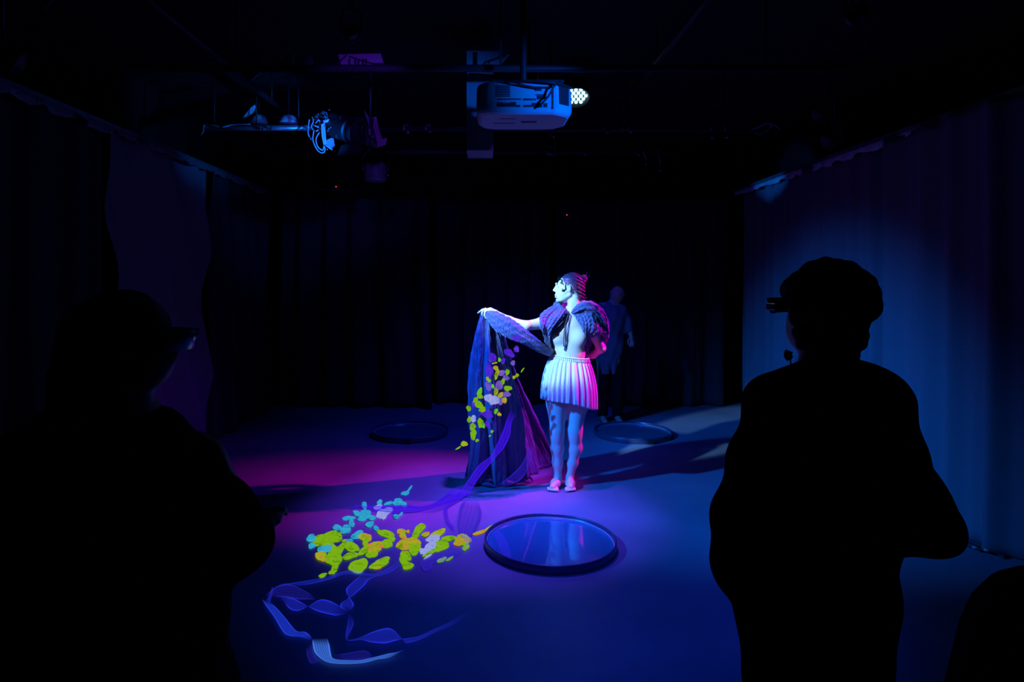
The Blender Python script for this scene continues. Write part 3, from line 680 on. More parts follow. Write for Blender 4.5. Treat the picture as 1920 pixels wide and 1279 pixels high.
fb.chain([Q2(105,870,-.1), Q2(40,1030,-.12)], [.052,.040], .03); fb.cone(Q2(40,1030,-.12), Q2(60,1100,.12), .040, .027, .02); fb.ell(Q2(62,1105,.16), (.035,.045,.018), .012)
for s in (-1,1):
    hx = Q2(225+s*85,0).x; fb.chain([(hx,Y,.70),(hx,Y,.45),(hx,Y+.02,.09)], [.085,.055,.038], .03); fb.cone((hx,Y,.05),(hx+.10,Y+.14,.03), .035, .028, .02)
fb.mesh('body', M_skinD, pl)
fj = Field((Q2(-90,0).x, .90, .45), (Q2(540,0).x, 2.0, 1.42), .009)
fj.cone(Q2(95,872,-.06), Q2(335,898,.06), .080, .066, .06); fj.cone(Q2(160,850), Q2(265,855), .06, .06, .06); fj.ell(Q2(195,920), (.215,.19,.2), .06); fj.ell(Q2(215,1090), (.225,.18,.24), .08); fj.cone(Q2(225,1200), Q2(235,1400), .215, .235, .05)
fj.chain([Q2(332,915,.06), Q2(378,975,.07), Q2(420,1045,.08)], [.066,.070,.070], .04); fj.cone(Q2(424,1050,.08), Q2(395,1090,.28), .064, .046, .04)
fj.chain([Q2(80,890,-.08), Q2(10,1040,-.12)], [.075,.085], .05); fj.cone(Q2(10,1045,-.12), Q2(55,1100,.12), .075, .048, .04)
fj.plane((0,0,.55), (0,0,-1))
fj.mesh('coat', M_jacket, pl, wob=lambda x,y,z: .0035*np.sin(30*z+17*x)+.003*np.sin(44*x-20*z+30*y))
ft = Field((Q2(60,0).x, 1.1, .05), (Q2(400,0).x, 1.62, .9), .010)
for s in (-1,1):
    hx = Q2(225+s*85,0).x; ft.chain([(hx,Y,.72),(hx,Y,.45),(hx,Y+.02,.10)], [.10,.078,.062], .03)
ft.mesh('trousers', M_trouser, pl)
fh = Field((Q2(80,0).x, 1.18, 1.20), (Q2(350,0).x, 1.56, 1.64), .006)
fh.ell(Q2(222,620), (.104,.095,.080), .02); fh.ell(Q2(178,690,-.02), (.060,.075,.12), .03); fh.cone(Q2(170,720,-.03), Q2(150,830,-.05), .062, .045, .03); fh.cone(Q2(225,700,-.04), Q2(240,820,-.06), .055, .035, .03)
fh.mesh('long_hair', M_hairD, pl, wob=lambda x,y,z: .002*np.sin(170*x+15*z)+.0015*np.sin(260*x-20*z+90*y))
C_ = Q2(240,636); headset('headset with a blue glint worn by the long-haired spectator', (C_.x, Y), -PI/2+.25, .090, .105, C_.z, M_vis)

# --- far: man in a pale shirt standing by the back drape
Y = 7.3; s_ = Y/F; Q3 = lambda x, y, dy=0: P(x, y, Y) + Vector((0, dy, 0))
pb = empty('person', (Q3(1150,0).x, Y, 0), 'dim figure in pale shirt and dark trousers standing by the back drape', 'person')
fb = Field((Q3(1108,0).x, 6.95, -.008), (Q3(1196,0).x, 7.65, 1.66), .009)
fb.ell(Q3(1158,547), (.078,.095,.105), .02); fb.ell(Q3(1156,556,-.03), (.058,.06,.06), .03); fb.ell(Q3(1157,552,-.095), (.012,.016,.018), .01); fb.cone(Q3(1153,560), Q3(1148,580), .055, .06, .03)
for s in (-1,1): fb.ell(Q3(1158+s*13,549), (.009,.018,.028), .006)
fb.ell(Q3(1146,600), (.16,.11,.2), .05); fb.ell(Q3(1144,640), (.14,.10,.18), .06); fb.ell(Q3(1144,672), (.155,.11,.14), .06); fb.cone(Q3(1128,577), Q3(1164,580), .06, .06, .04)
fb.chain([Q3(1166,583), Q3(1176,606,-.02), Q3(1180,626,-.06)], [.052,.040,.026], .02); fb.ell(Q3(1181,634,-.08), (.024,.02,.042), .01)
for i in range(4): a = Q3(1177.5+i*2.3,640,-.085); fb.chain([a, a+Vector((0,-.006,-.03)), a+Vector((-.002,.0,-.05))], [.010,.009,.008], .004)
fb.chain([Q3(1177,632,-.09), Q3(1174,639,-.10), Q3(1174,644,-.10)], [.011,.010,.009], .006)
fb.chain([Q3(1126,583), Q3(1118,610,.02), Q3(1119,638,-.04)], [.052,.040,.027], .02); fb.ell(Q3(1119,646,-.06), (.024,.02,.05), .01)
for s in (-1,1):
    hx = Q3(1144+s*14,0).x; fb.chain([(hx,Y,.80),(hx,Y,.46),(hx,Y+.02,.09)], [.085,.055,.038], .03); fb.cone((hx,Y+.02,.05),(hx,Y-.18,.03), .035, .028, .02)
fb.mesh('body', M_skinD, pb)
fh = Field((Q3(1135,0).x, 7.15, 1.38), (Q3(1180,0).x, 7.5, 1.66), .009); fh.ell(Q3(1159,543,.015), (.088,.10,.10), .02); fh.plane(Q3(1158,549,-.04), tuple(Vector((0,-.75,-.66)))); fh.mesh('short_hair', M_hairD, pb)
fj = Field((Q3(1106,0).x, 7.0, .55), (Q3(1196,0).x, 7.6, 1.40), .009)
fj.cone(Q3(1128,579), Q3(1164,582), .070, .068, .05); fj.ell(Q3(1146,600), (.18,.135,.2), .05); fj.ell(Q3(1142,650), (.175,.14,.25), .07)
fj.chain([Q3(1166,585), Q3(1175,606,-.02), Q3(1178,618,-.04)], [.062,.055,.048], .03); fj.chain([Q3(1126,585), Q3(1118,610,.02), Q3(1119,630,-.02)], [.062,.055,.046], .03)
for x in (1128,1136,1147): fj.cone(Q3(x,675,-.07), Q3(x+1,704,-.09), .045, .016, .03)
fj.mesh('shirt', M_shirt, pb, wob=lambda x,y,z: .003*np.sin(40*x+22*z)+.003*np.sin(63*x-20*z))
ft = Field((Q3(1120,0).x, 7.05, .05), (Q3(1170,0).x, 7.55, 1.0), .010)
for s in (-1,1):
    hx = Q3(1144+s*14,0).x; ft.chain([(hx,Y,.84),(hx,Y,.46),(hx,Y+.02,.10)], [.10,.078,.062], .03)
ft.mesh('trousers', M_trouser, pb)

# ================================================================== GLOWING PETALS AND RIBBONS
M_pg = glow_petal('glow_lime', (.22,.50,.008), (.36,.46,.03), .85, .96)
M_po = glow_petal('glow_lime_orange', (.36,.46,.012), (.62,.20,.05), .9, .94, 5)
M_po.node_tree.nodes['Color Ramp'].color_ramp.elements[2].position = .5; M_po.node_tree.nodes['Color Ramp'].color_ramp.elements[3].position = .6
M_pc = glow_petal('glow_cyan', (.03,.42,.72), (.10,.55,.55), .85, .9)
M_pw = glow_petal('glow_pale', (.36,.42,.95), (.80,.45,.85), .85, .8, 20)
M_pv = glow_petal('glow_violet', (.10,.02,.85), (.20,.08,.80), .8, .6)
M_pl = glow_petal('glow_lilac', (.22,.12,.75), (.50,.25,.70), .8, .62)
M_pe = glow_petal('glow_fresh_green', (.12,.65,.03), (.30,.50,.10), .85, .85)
def petal(cen, ax, bx, nrm, seed, tip):
    """Slightly cupped petal: cen, half axes ax/bx as vectors, nrm thickness direction."""
    rnd = random.Random(seed); n = 26; p1, p2, p3 = (rnd.uniform(0,6.28) for _ in range(3)); V = []; f = []
    def rad(t):
        r = 1+.10*math.sin(2*t+p1)+.09*math.sin(3*t+p2)+.05*math.sin(5*t+p3)+.03*math.sin(8*t+p1)
        if tip: r *= 1+.8*max(0,math.cos(t))**8 - .25*max(0,math.cos(t))**2
        return r
    for side in (0, 1):
        for q, s in enumerate((.0,.45,.8,1.0)):
            for k in range(n):
                t = 2*PI*k/n; r = rad(t)*s; h_ = (1-s*s)*.004*(1 if side else 0)+.0008+ (.002 if side else 0)*(1-s**4)
                V.append(cen+ax*(math.cos(t)*r)+bx*(math.sin(t)*r)+nrm*(h_ if side else 0))
    for side in (0,1):
        o_ = side*4*n
        for q in range(3):
            for k in range(n):
                F_ = (o_+q*n+k, o_+q*n+(k+1)%n, o_+(q+1)*n+(k+1)%n, o_+(q+1)*n+k); f.append(F_ if side else F_[::-1])
    for k in range(n): f.append((3*n+k, 3*n+(k+1)%n, 7*n+(k+1)%n, 7*n+k))
    return V, f
# floor petals: centre x,y, half length, half width (px), tilt deg, material, tip
FP = [
 # lime group (zoom frame: origin 540,880, 4.8x)
 (390,610,105,45,12,'g',0),(290,640,62,50,30,'g',0),(370,690,60,35,0,'g',0),(560,690,72,44,-28,'g',0),(470,720,55,30,60,'g',0),(415,790,75,66,20,'g',0),(300,780,55,40,-10,'o',0),
 (560,780,62,28,12,'g',0),(420,890,46,26,65,'g',0),(400,925,36,14,15,'g',0),(312,955,36,16,15,'g',0),(635,868,80,58,10,'g',0),(830,845,90,36,22,'g',0),(805,888,34,12,8,'o',0),
 (690,610,60,34,-5,'o',0),(700,650,50,22,80,'g',0),(780,700,74,50,10,'o',0),(680,735,52,26,30,'g',0),(760,760,50,34,25,'g',0),(880,580,82,28,-18,'g',0),(925,610,48,22,-40,'g',0),(885,670,52,40,20,'g',0),
 (1020,560,40,22,10,'o',0),(1035,600,30,26,-10,'o',0),(1080,560,16,12,0,'o',0),(1180,540,62,34,42,'g',0),(1150,590,34,26,70,'g',0),(1050,675,74,44,8,'o',0),(1140,650,50,38,-15,'o',0),(1140,715,54,48,15,'g',0),
 (1050,790,46,54,0,'g',0),(1080,785,22,40,20,'g',0),(1075,868,46,36,10,'g',0),(1240,585,36,18,10,'o',0),(1350,575,70,26,20,'o',0),(1310,620,62,34,12,'w',0),(1290,700,66,42,20,'w',0),(1375,690,74,40,12,'g',0),(1290,745,90,14,28,'g',0),(1225,740,38,30,0,'w',0),(1260,785,38,8,30,'w',0),
 (1440,625,62,26,8,'g',0),(1570,640,78,42,8,'o',0),(1600,700,34,24,60,'g',0),(1555,595,30,9,12,'o',0),(1385,815,40,18,25,'g',0),(1455,805,38,9,32,'g',0),(1730,568,62,16,18,'o',0),(1830,515,70,7,26,'o',0),
 # cyan group
 (212,620,34,40,70,'c',0),(215,688,30,24,0,'c',0),(340,712,66,34,18,'c',0),(445,525,40,24,0,'c',0),(520,540,48,34,10,'c',0),(545,440,58,17,8,'c',0),(573,485,22,34,0,'c',0),(620,395,34,22,-15,'c',0),
 (688,325,20,34,0,'c',0),(690,410,56,40,20,'c',0),(655,450,24,18,0,'c',0),(750,435,34,22,-10,'c',0),(735,495,34,24,5,'c',0),(792,528,22,20,0,'c',0),(825,300,26,22,50,'c',0),(810,340,36,20,10,'w',0),(865,390,72,36,22,'w',0),
 (870,435,24,8,45,'w',0),(905,305,38,14,20,'c',0),(990,295,48,28,10,'c',0),(1045,315,26,18,-20,'c',0),(975,425,24,18,0,'c',0),(1015,405,24,9,40,'c',0),(1055,215,34,18,15,'c',0),(1095,175,34,8,52,'c',0),(625,590,60,28,35,'c',0),(545,645,34,18,0,'c',0)]
mats = {'g': M_pg, 'o': M_po, 'c': M_pc, 'w': M_pw, 'v': M_pv, 'l': M_pl, 'e': M_pe}
word = {'g': 'lime green', 'o': 'lime petal touched with orange', 'c': 'cyan', 'w': 'pale blue-white', 'v': 'violet', 'l': 'lilac', 'e': 'fresh green'}
def size_word(a, b):
    s = a*b; r = a/max(b, 1e-6); r = max(r, 1/r)
    w1 = 'tiny' if s < 420 else 'small' if s < 1100 else 'medium' if s < 2400 else 'broad'
    w2 = 'sliver-shaped' if r > 3 else 'long' if r > 1.9 else 'rounded'
    return w1, w2
def shade(c): return {'g':'lime','o':'lime and orange','c':'cyan','w':'pale blue-white','v':'deep violet','l':'lilac','e':'fresh green'}[c]
used_lab = set()
def uniq(lst):   # lst of (obj, px, py, base words, region) -> labels; ties are split by order from the left
    d = {}
    for o, x, y, b, r in lst: d.setdefault((b, r), []).append((x, y, o))
    ordn = ['leftmost','second from left','third from left','fourth from left','fifth from left','sixth from left','seventh from left','eighth from left','ninth from left']
    for (b, r), l in d.items():
        l.sort(key=lambda t: t[0])
        for i, (x, y, o) in enumerate(l):
            o['label'] = f'{b} {r}' if len(l) == 1 else f'{b} {r}, ' + (('the left one' if i == 0 else 'the right one') if len(l) == 2 else ('rightmost such' if i == len(l)-1 else ordn[i]))
lab = []
for i, (zx, zy, a, b, ang, c, tip) in enumerate(FP):
    px, py = 540+zx/4.8, 880+zy/4.8; a_, b_ = a/4.8, b/4.8; z = .003+.0005*(i % 9)
    cen = G(px, py, z); t = math.radians(ang)
    ax = G(px+math.cos(t)*a_*.5, py-math.sin(t)*a_*.5, z)-G(px-math.cos(t)*a_*.5, py+math.sin(t)*a_*.5, z)
    bx = G(px+math.sin(t)*b_*.5, py+math.cos(t)*b_*.5, z)-G(px-math.sin(t)*b_*.5, py-math.cos(t)*b_*.5, z)
    V, f = petal(cen, ax*1.08, bx*1.08, Vector((0,0,1)), i, tip)
    o = recenter(pyd('glowing_petal', V, f, mats[c])); tag(o, None, 'glowing petal', 'glowing petals scattered on the floor')
    s1, s2 = size_word(a, b)
    reg = ('left end' if px < 640 else 'left part' if px < 710 else 'middle' if px < 775 else 'right part' if px < 840 else 'tray end')
    row = 'front row' if py > 1040 else 'middle row' if py > 1005 else 'rear row'
    lab.append((o, px, py, f'{s1} {s2} {shade(c)} petal', f'on the floor, {row}, {reg}'))
uniq(lab)
# petals hovering in front of the hanging cloak (frame a: origin 860,570 6.73x ; frame b: origin 850,740 6.395x)
HP = [('a',425,680,48,60,0,'v'),('a',385,840,50,75,0,'v'),('a',455,745,34,12,10,'o'),('a',515,705,20,26,20,'e'),('a',560,720,30,36,0,'v'),('a',640,620,80,40,-40,'v'),('a',730,430,60,40,0,'v'),('a',730,570,32,46,0,'v'),
 ('a',685,745,28,34,10,'l'),('a',805,835,34,10,55,'g'),('a',738,900,24,22,0,'g'),('a',615,860,28,34,0,'g'),('a',470,810,34,30,-10,'o'),('a',480,890,24,70,-10,'o'),('a',365,945,18,32,15,'o'),('a',390,970,18,20,0,'e'),
 ('a',560,975,26,44,-15,'g'),('a',540,870,46,40,20,'l'),('a',600,930,46,30,-10,'l'),('a',700,925,24,20,10,'o'),('a',375,1040,38,60,10,'l'),('a',510,1030,48,60,20,'l'),('a',430,1040,22,26,0,'e'),('a',620,1065,50,34,-8,'g'),
 ('a',265,1110,30,56,-15,'e'),('a',470,1110,30,44,0,'o'),('a',600,1140,60,34,10,'l'),('a',530,1150,34,36,0,'o'),('a',580,1210,28,34,15,'o'),('a',380,1190,62,50,0,'w'),('a',470,1210,44,54,0,'w'),('a',215,1210,24,40,-25,'g'),('a',255,1250,34,26,0,'g'),
 ('b',320,20,34,30,0,'g'),('b',460,60,46,64,10,'w'),('b',560,70,36,56,0,'l'),('b',608,70,28,36,10,'o'),('b',265,80,26,38,-25,'g'),('b',310,130,52,40,-30,'g'),('b',350,180,40,34,0,'g'),('b',240,120,20,30,0,'v'),('b',185,165,30,32,0,'g'),
 ('b',400,230,80,50,-10,'v'),('b',510,200,22,34,-20,'e'),('b',550,235,26,22,0,'o'),('b',240,290,36,40,10,'w'),('b',190,300,22,44,0,'g'),('b',325,340,36,56,0,'g'),('b',360,370,20,34,0,'e'),('b',232,385,34,46,0,'g'),('b',410,360,30,44,30,'v'),
 ('b',240,480,38,60,-10,'g'),('b',285,550,22,18,0,'g'),('b',463,443,18,18,0,'g'),('b',438,495,16,10,30,'g'),('b',130,590,44,30,20,'o'),('b',60,640,40,10,35,'g')]
lab = []
for i, (fr, zx, zy, a, b, ang, c) in enumerate(HP):
    k = 6.73 if fr == 'a' else 6.395; px, py = (860 if fr == 'a' else 850)+zx/k, (570 if fr == 'a' else 740)+zy/k
    Yp = 4.745-.004*(i % 7) + (.04 if px > 965 and False else 0); sc_ = Yp/F/k; t = math.radians(ang)
    ax = Vector((math.cos(t), .15*math.sin(i), math.sin(t)))*a*sc_; bx = Vector((-math.sin(t), .2*math.cos(i*1.7), math.cos(t)))*b*sc_
    V, f = petal(P(px,py,Yp), ax, bx, Vector((0,-1,0)), 100+i, 0)
    o = recenter(pyd('glowing_petal', V, f, mats[c])); tag(o, None, 'glowing petal', 'glowing petals floating before the cloak')
    s1, s2 = size_word(a*1.2, b*1.2)
    reg = ('beside the sash' if py < 670 else 'over upper cloak' if py < 705 else 'over mid cloak' if py < 745 else 'over lower cloak' if py < 790 else 'near cloak hem') + (', left side' if px < 905 else ', centre' if px < 940 else ', right side')
    lab.append((o, px, py, f'{s1} {s2} {shade(c)} petal', reg))
uniq(lab)

# ribbons of light
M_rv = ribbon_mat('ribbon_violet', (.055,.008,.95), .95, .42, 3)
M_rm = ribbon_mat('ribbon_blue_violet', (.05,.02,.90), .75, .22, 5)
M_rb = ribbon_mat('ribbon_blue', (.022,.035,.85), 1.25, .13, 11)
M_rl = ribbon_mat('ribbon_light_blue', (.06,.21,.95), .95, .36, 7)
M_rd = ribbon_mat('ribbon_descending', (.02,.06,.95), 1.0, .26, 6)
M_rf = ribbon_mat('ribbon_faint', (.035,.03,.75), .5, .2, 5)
def flo(px, py, z):
    g = G(px, py, z)
    return g if g.y < 4.84 else P(px, py, 4.84-.25*max(0, (922-py))/180*.35)
def ribbon(A, B, m, label, kf=(0,0,1), n=90, z=.012):
    ox, oy, k = kf; a = catmull([(ox+x/k, oy+y/k, 0) for x,y in A], n); b = catmull([(ox+x/k, oy+y/k, 0) for x,y in B], n); cs = 7; V = []; f = []; uv = []
    for i in range(n):
        for j in range(cs):
            t = j/(cs-1); q = a[i]*(1-t)+b[i]*t; v = flo(q[0], q[1], z+.004*math.sin(PI*t)); V.append(v)
    N = len(V); V += [v+Vector((0,-.0006,.0012)) for v in V]
    for i in range(n-1):
        for j in range(cs-1): q = (i*cs+j, i*cs+j+1, (i+1)*cs+j+1, (i+1)*cs+j); f.append(q)
    me = bpy.data.meshes.new('light_ribbon'); me.from_pydata([tuple(v) for v in V[:N]], [], f); me.update()
    u = me.uv_layers.new(name='UVMap')
    for l in me.loops: vi = l.vertex_index; u.data[l.index].uv = ((vi % cs)/(cs-1), (vi//cs)/(n-1))
    o = finish('light_ribbon', me, m); recenter(o); tag(o, label, 'ribbon of light', 'glowing ribbons trailing over the floor'); return o
Z6 = (540,880,4.8); Z7 = (440,1040,4.174); Z3 = (850,740,6.395)
ribbon([(690,170),(640,300),(600,420),(520,600),(440,740),(300,850),(180,1020),(60,1180),(-100,1270),(-280,1300),(-500,1340)],[(770,230),(700,330),(680,480),(620,620),(520,740),(420,860),(300,1010),(200,1160),(40,1290),(-200,1390),(-480,1400)], M_rv, 'wide violet ribbon of light sweeping from the cloak down onto the floor', Z3)
ribbon([(1640,120),(1480,180),(1400,240),(1300,310),(1180,330),(1080,318),(900,330),(700,330),(600,330),(550,400)],[(1740,180),(1600,240),(1460,290),(1330,330),(1200,370),(1080,385),(920,390),(720,360),(640,340),(570,420)], M_rv, 'violet ribbon running left across the floor to the cyan petals', Z6, z=.010)
ribbon([(1480,290),(1420,340),(1405,380),(1425,470),(1470,530),(1495,560)],[(1520,290),(1450,340),(1435,380),(1450,460),(1490,510),(1510,560)], M_rv, 'thin violet tendril curling down between petals and tray', Z6)
ribbon([(1600,270),(1560,320),(1540,400),(1530,500),(1560,600),(1640,700)],[(1700,260),(1740,400),(1700,520),(1650,600),(1640,650),(1560,760)], M_rm, 'broad faint violet ribbon just left of the front tray', Z6)
ribbon([(1560,700),(1400,780),(1260,800),(1200,850),(1230,910),(1290,910)],[(1640,690),(1500,780),(1380,830),(1300,840),(1290,880),(1320,900)], M_rm, 'looping blue-violet ribbon below the right petals', Z6)
ribbon([(910,520),(850,580),(800,640),(760,700)],[(990,600),(930,640),(860,700),(800,760)], M_rv, 'violet veil of light at the right foot of the cloak', Z3) if False else None
ribbon([(860,590),(900,650),(860,760),(800,860),(700,960),(600,1040),(480,1110)],[(940,640),(940,740),(900,850),(860,960),(780,1040),(680,1080),(540,1130)], M_rm, 'blue-violet veil of light over the right foot of the cloak', Z3)
ribbon([(1300,30),(1200,110),(1080,150),(900,125),(720,175),(560,205),(380,235),(300,260)],[(1310,70),(1230,130),(1120,165),(1000,160),(860,155),(720,200),(560,235),(390,250)], M_rb, 'blue ribbon edging the front of the lime petals', Z7)
ribbon([(990,160),(930,210),(875,265),(880,310),(920,365),(930,400),(890,445)],[(1150,160),(1060,190),(1010,245),(920,325),(840,375),(830,410),(880,448)], M_rb, 'blue ribbon twisting down below the lime petals', Z7)
ribbon([(300,320),(440,338),(510,368),(570,403),(640,440),(720,462),(800,476),(885,455)],[(370,340),(420,415),(490,440),(570,407),(660,356),(730,358),(800,390),(890,445)], M_rb, 'twisted double blue ribbon left of the junction', Z7)
ribbon([(230,330),(330,250),(420,230),(560,290),(640,350)],[(290,330),(400,330),(500,350),(580,350),(640,360)], M_rf, 'faint blue haze ribbon beside the left spectator elbow', Z7)
ribbon([(893,450),(885,540),(868,640),(890,668),(980,650),(1080,605),(1180,577),(1240,590),(1310,660),(1345,690),(1450,664),(1560,610),(1710,545),(1860,450)],[(905,460),(930,540),(885,640),(895,676),(990,668),(1080,688),(1180,694),(1250,676),(1300,664),(1345,656),(1440,640),(1560,585),(1700,520),(1850,430)], M_rb, 'long blue ribbon waving right in the empty front floor', Z7)
ribbon([(210,345),(245,400),(310,490),(380,605),(430,635),(520,645),(600,675)],[(275,370),(330,420),(400,500),(480,595),(550,605),(590,635),(608,668)], M_rd, 'blue ribbon descending beside the left spectator', Z7)
ribbon([(295,250),(275,310),(245,370)],[(310,250),(290,320),(270,390)], M_rb, 'short blue strand at the left spectator elbow', Z7)
ribbon([(608,660),(610,700),(630,770),(700,830),(780,852),(900,856),(1020,846),(1120,820),(1220,802),(1340,738)],[(725,655),(742,710),(752,770),(770,812),(850,826),(970,826),(1080,806),(1200,776),(1270,764),(1350,734)], M_rl, 'brightest light-blue ribbon nearest the camera', Z7)
ribbon([(770,790),(900,768),(1010,752),(1060,775),(1080,820),(1140,880)],[(780,830),(900,826),(1010,815),(1060,812),(1100,840),(1150,880)], M_rf, 'faint blue veil just above the brightest front ribbon', Z7)
ribbon([(560,730),(570,800),(600,850),(680,835)],[(600,690),(620,770),(650,820),(720,825)], M_rf, 'faint blue fold left of the brightest front ribbon', Z7)

# ================================================================== OVERHEAD RIG
def pipe(a, b, label, grp='overhead lighting bars', r=.0242, m=M_metal):
    e = empty('lighting_bar', (Vector(a)+Vector(b))/2, label, 'lighting bar', grp)
    bm = bmesh.new(); tube(bm, [a, b], r, 16); from_bm('bar', bm, m, e, True)
    bm = bmesh.new()
    for t in (.12,.5,.88):
        p = Vector(a).lerp(Vector(b), t); tube(bm, [p, Vector((p.x,p.y,ZC))], .006, 8)
    from_bm('hanger_rod', bm, M_dmetal, e, True); return e
zR = 2.955
pipe((-2.49,5.62,zR), (-1.52,5.62,zR), 'blue-lit bar end at the far left of the rig, below two domed lamps')  # paler pipe puts part of the blue light into this bar end
pipe((-1.50,5.64,zR-.004), (2.59,5.64,zR-.01), 'long bar across the rig behind the white projector', m=M_dmetal)  # this and the bars below: darker steel put in for shade
pipe((-2.1,4.04,zR), (2.3,4.04,zR), 'nearest cross bar, passing above the projector', m=M_dmetal)
pipe((-2.3,6.68,zR), (2.0,6.68,zR), 'thin-looking cross bar below and behind the projector', m=M_dmetal)
pipe((-2.2,7.7,2.71), (-1.5,7.7,2.71), 'short bar low over the left back drape', m=M_dmetal)
pipe((-1.89,3.3,3.2), (-1.89,6.0,3.2), 'bar running front to back on the upper left', m=M_dmetal)
pipe((1.25,3.3,3.2), (1.25,6.0,3.2), 'bar running front to back on the upper right', m=M_dmetal)

# projector
pj = empty('projector', P(985,190,3.7), 'white ceiling projector hanging in the middle of the rig, rear connectors facing the camera', 'projector')
def projector():
    Yr = 3.58; w_ = .56; x0, x1 = P(893,0,Yr).x, P(1077,0,Yr).x; zb, zt = P(0,207,Yr).z, P(0,152,Yr).z; d_ = .40
    def outline(k):       # plan outline with chamfered rear right corner
        c_ = [(x0+.025,Yr+.02),(x0+.06,Yr),(x1-.10,Yr),(x1-.015,Yr+.07),(x1,Yr+.11),(x1-.005,Yr+d_-.08),(x1-.06,Yr+d_-.01),(x1-.12,Yr+d_),(x0+.10,Yr+d_),(x0+.03,Yr+d_-.03),(x0,Yr+d_-.09),(x0,Yr+.05)]
        mx, my = (x0+x1)/2, Yr+d_/2; return [(mx+(x-mx)*k, my+(y-my)*k) for x,y in c_]
    bm = bmesh.new(); L = [(zb-.018,.90),(zb-.008,.955),(zb+.006,.985),(zb+.025,1.0),(zt-.03,.99),(zt-.01,.96),(zt,.92)]
    rg = [[bm.verts.new((x,y,z)) for x,y in outline(k)] for z,k in L]; n = 12
    for i in range(len(rg)-1):
        for k in range(n): bm.faces.new((rg[i][k],rg[i][(k+1)%n],rg[i+1][(k+1)%n],rg[i+1][k]))
    bm.faces.new(rg[0][::-1]); bm.faces.new(rg[-1])
    c_ = from_bm('casing', bm, M_plastic, pj, False)
    S = lambda px, py: P(px, py, Yr-.001)
    def rects(name, l, m, dep=.006):
        bm = bmesh.new()
        for (a,b,c2,d2) in l:
            p, q = S(a,b), S(c2,d2); box(bm, ((p.x+q.x)/2, Yr-.001, (p.z+q.z)/2), (abs(q.x-p.x), dep, abs(p.z-q.z)))
        return from_bm(name, bm, m, c_)
    o = lambda a,b,c2,d2: (880+a/7.525, 80+b/7.525, 880+c2/7.525, 80+d2/7.525)
    rects('rear_vent', [o(375,605+q*24,575,619+q*24) for q in range(7)], M_grille)
    rects('label_strip', [o(400,790,730,806),o(765,790,940,815),o(940,730,1090,745)], M_grille)
    rects('connector_panel', [o(400,840,470,905),o(480,850,560,905),o(575,840,660,905),o(665,880,720,908),o(770,880,880,908),o(890,850,950,905),o(960,850,1030,915),o(1055,855,1100,912),o(965,750,1000,800),o(1010,750,1050,800),o(1060,760,1095,800)], M_grille, .008)
    rects('power_socket', [o(940,630,1020,680),o(1085,630,1140,655)], M_grille, .010)
    rects('seam', [o(1168,655,1188,935)], M_grille)
    # corner grille on chamfer
    bm = bmesh.new(); A = Vector((x1-.10,Yr,0)); B = Vector((x1-.015,Yr+.07,0)); dv = (B-A); nrm = Vector((dv.y,-dv.x,0)).normalized()
    rot = Matrix((dv.normalized(), nrm, Vector((0,0,1)))).transposed()
    for i in range(7):
        for j in range(9):
            p = A+dv*(.22+.62*i/6)+nrm*.001; p.z = zb+.045+(zt-zb-.075)*j/8; box(bm, p, (.0085,.006,.0105), rot)
    from_bm('corner_grille', bm, M_grille, c_)
    bm = bmesh.new()
    for (a,b,c2,d2) in ((.15,.18,.42,.19),(.05,.55,.42,.56),(.52,.40,.78,.5)):
        X1, X2 = x0+.08+(x1-x0-.2)*a, x0+.08+(x1-x0-.2)*c2; Y1, Y2 = Yr+.06+.28*b, Yr+.06+.28*d2; box(bm, ((X1+X2)/2,(Y1+Y2)/2,zb-.0185), (X2-X1,Y2-Y1+.004,.003))
    from_bm('underside_slots', bm, M_grille, c_)
    bm = bmesh.new(); lathe(bm, [(.05,0),(.055,.02),(.05,.035),(.02,.04)], 24, Matrix.Translation(((x0+x1)/2+.05,Yr+d_-.02,(zb+zt)/2)) @ Matrix.Rotation(-PI/2,4,'X')); from_bm('lens', bm, M_dmetal, pj, True)
    bm = bmesh.new(); mx = (x0+x1)/2; box(bm, (mx+.02,Yr+.2,zt+.03), (.42,.20,.02), None, .004); box(bm, (mx-.12,Yr+.2,zt+.012), (.03,.18,.03)); box(bm, (mx+.16,Yr+.2,zt+.012), (.03,.18,.03)); tube(bm, [(mx,Yr+.2,zt+.04),(mx,Yr+.2,ZC)], .02, 12)
    from_bm('mount_bracket', bm, M_dmetal, pj)
    bm = bmesh.new()
    ca = lambda *l: [P(880+a/7.525, 80+b/7.525, Yr-dy) for a,b,dy in l]
    tube(bm, ca((0,445,-.1),(200,455,-.05),(480,520,.02),(760,600,.02),(960,640,.012)), .006, 8, 30)
    tube(bm, ca((1290,540,.0),(1200,610,.03),(1120,750,.03),(1030,850,.03),(960,915,.012)), .006, 8, 24)
    tube(bm, ca((520,540,.0),(900,545,.02),(1200,570,.02),(1450,640,-.08)), .007, 8, 24)
    tube(bm, ca((700,600,.01),(880,625,.02),(1180,630,.015)), .004, 8, 16)
    from_bm('power_cable', bm, M_dmetal, pj, True)
projector()

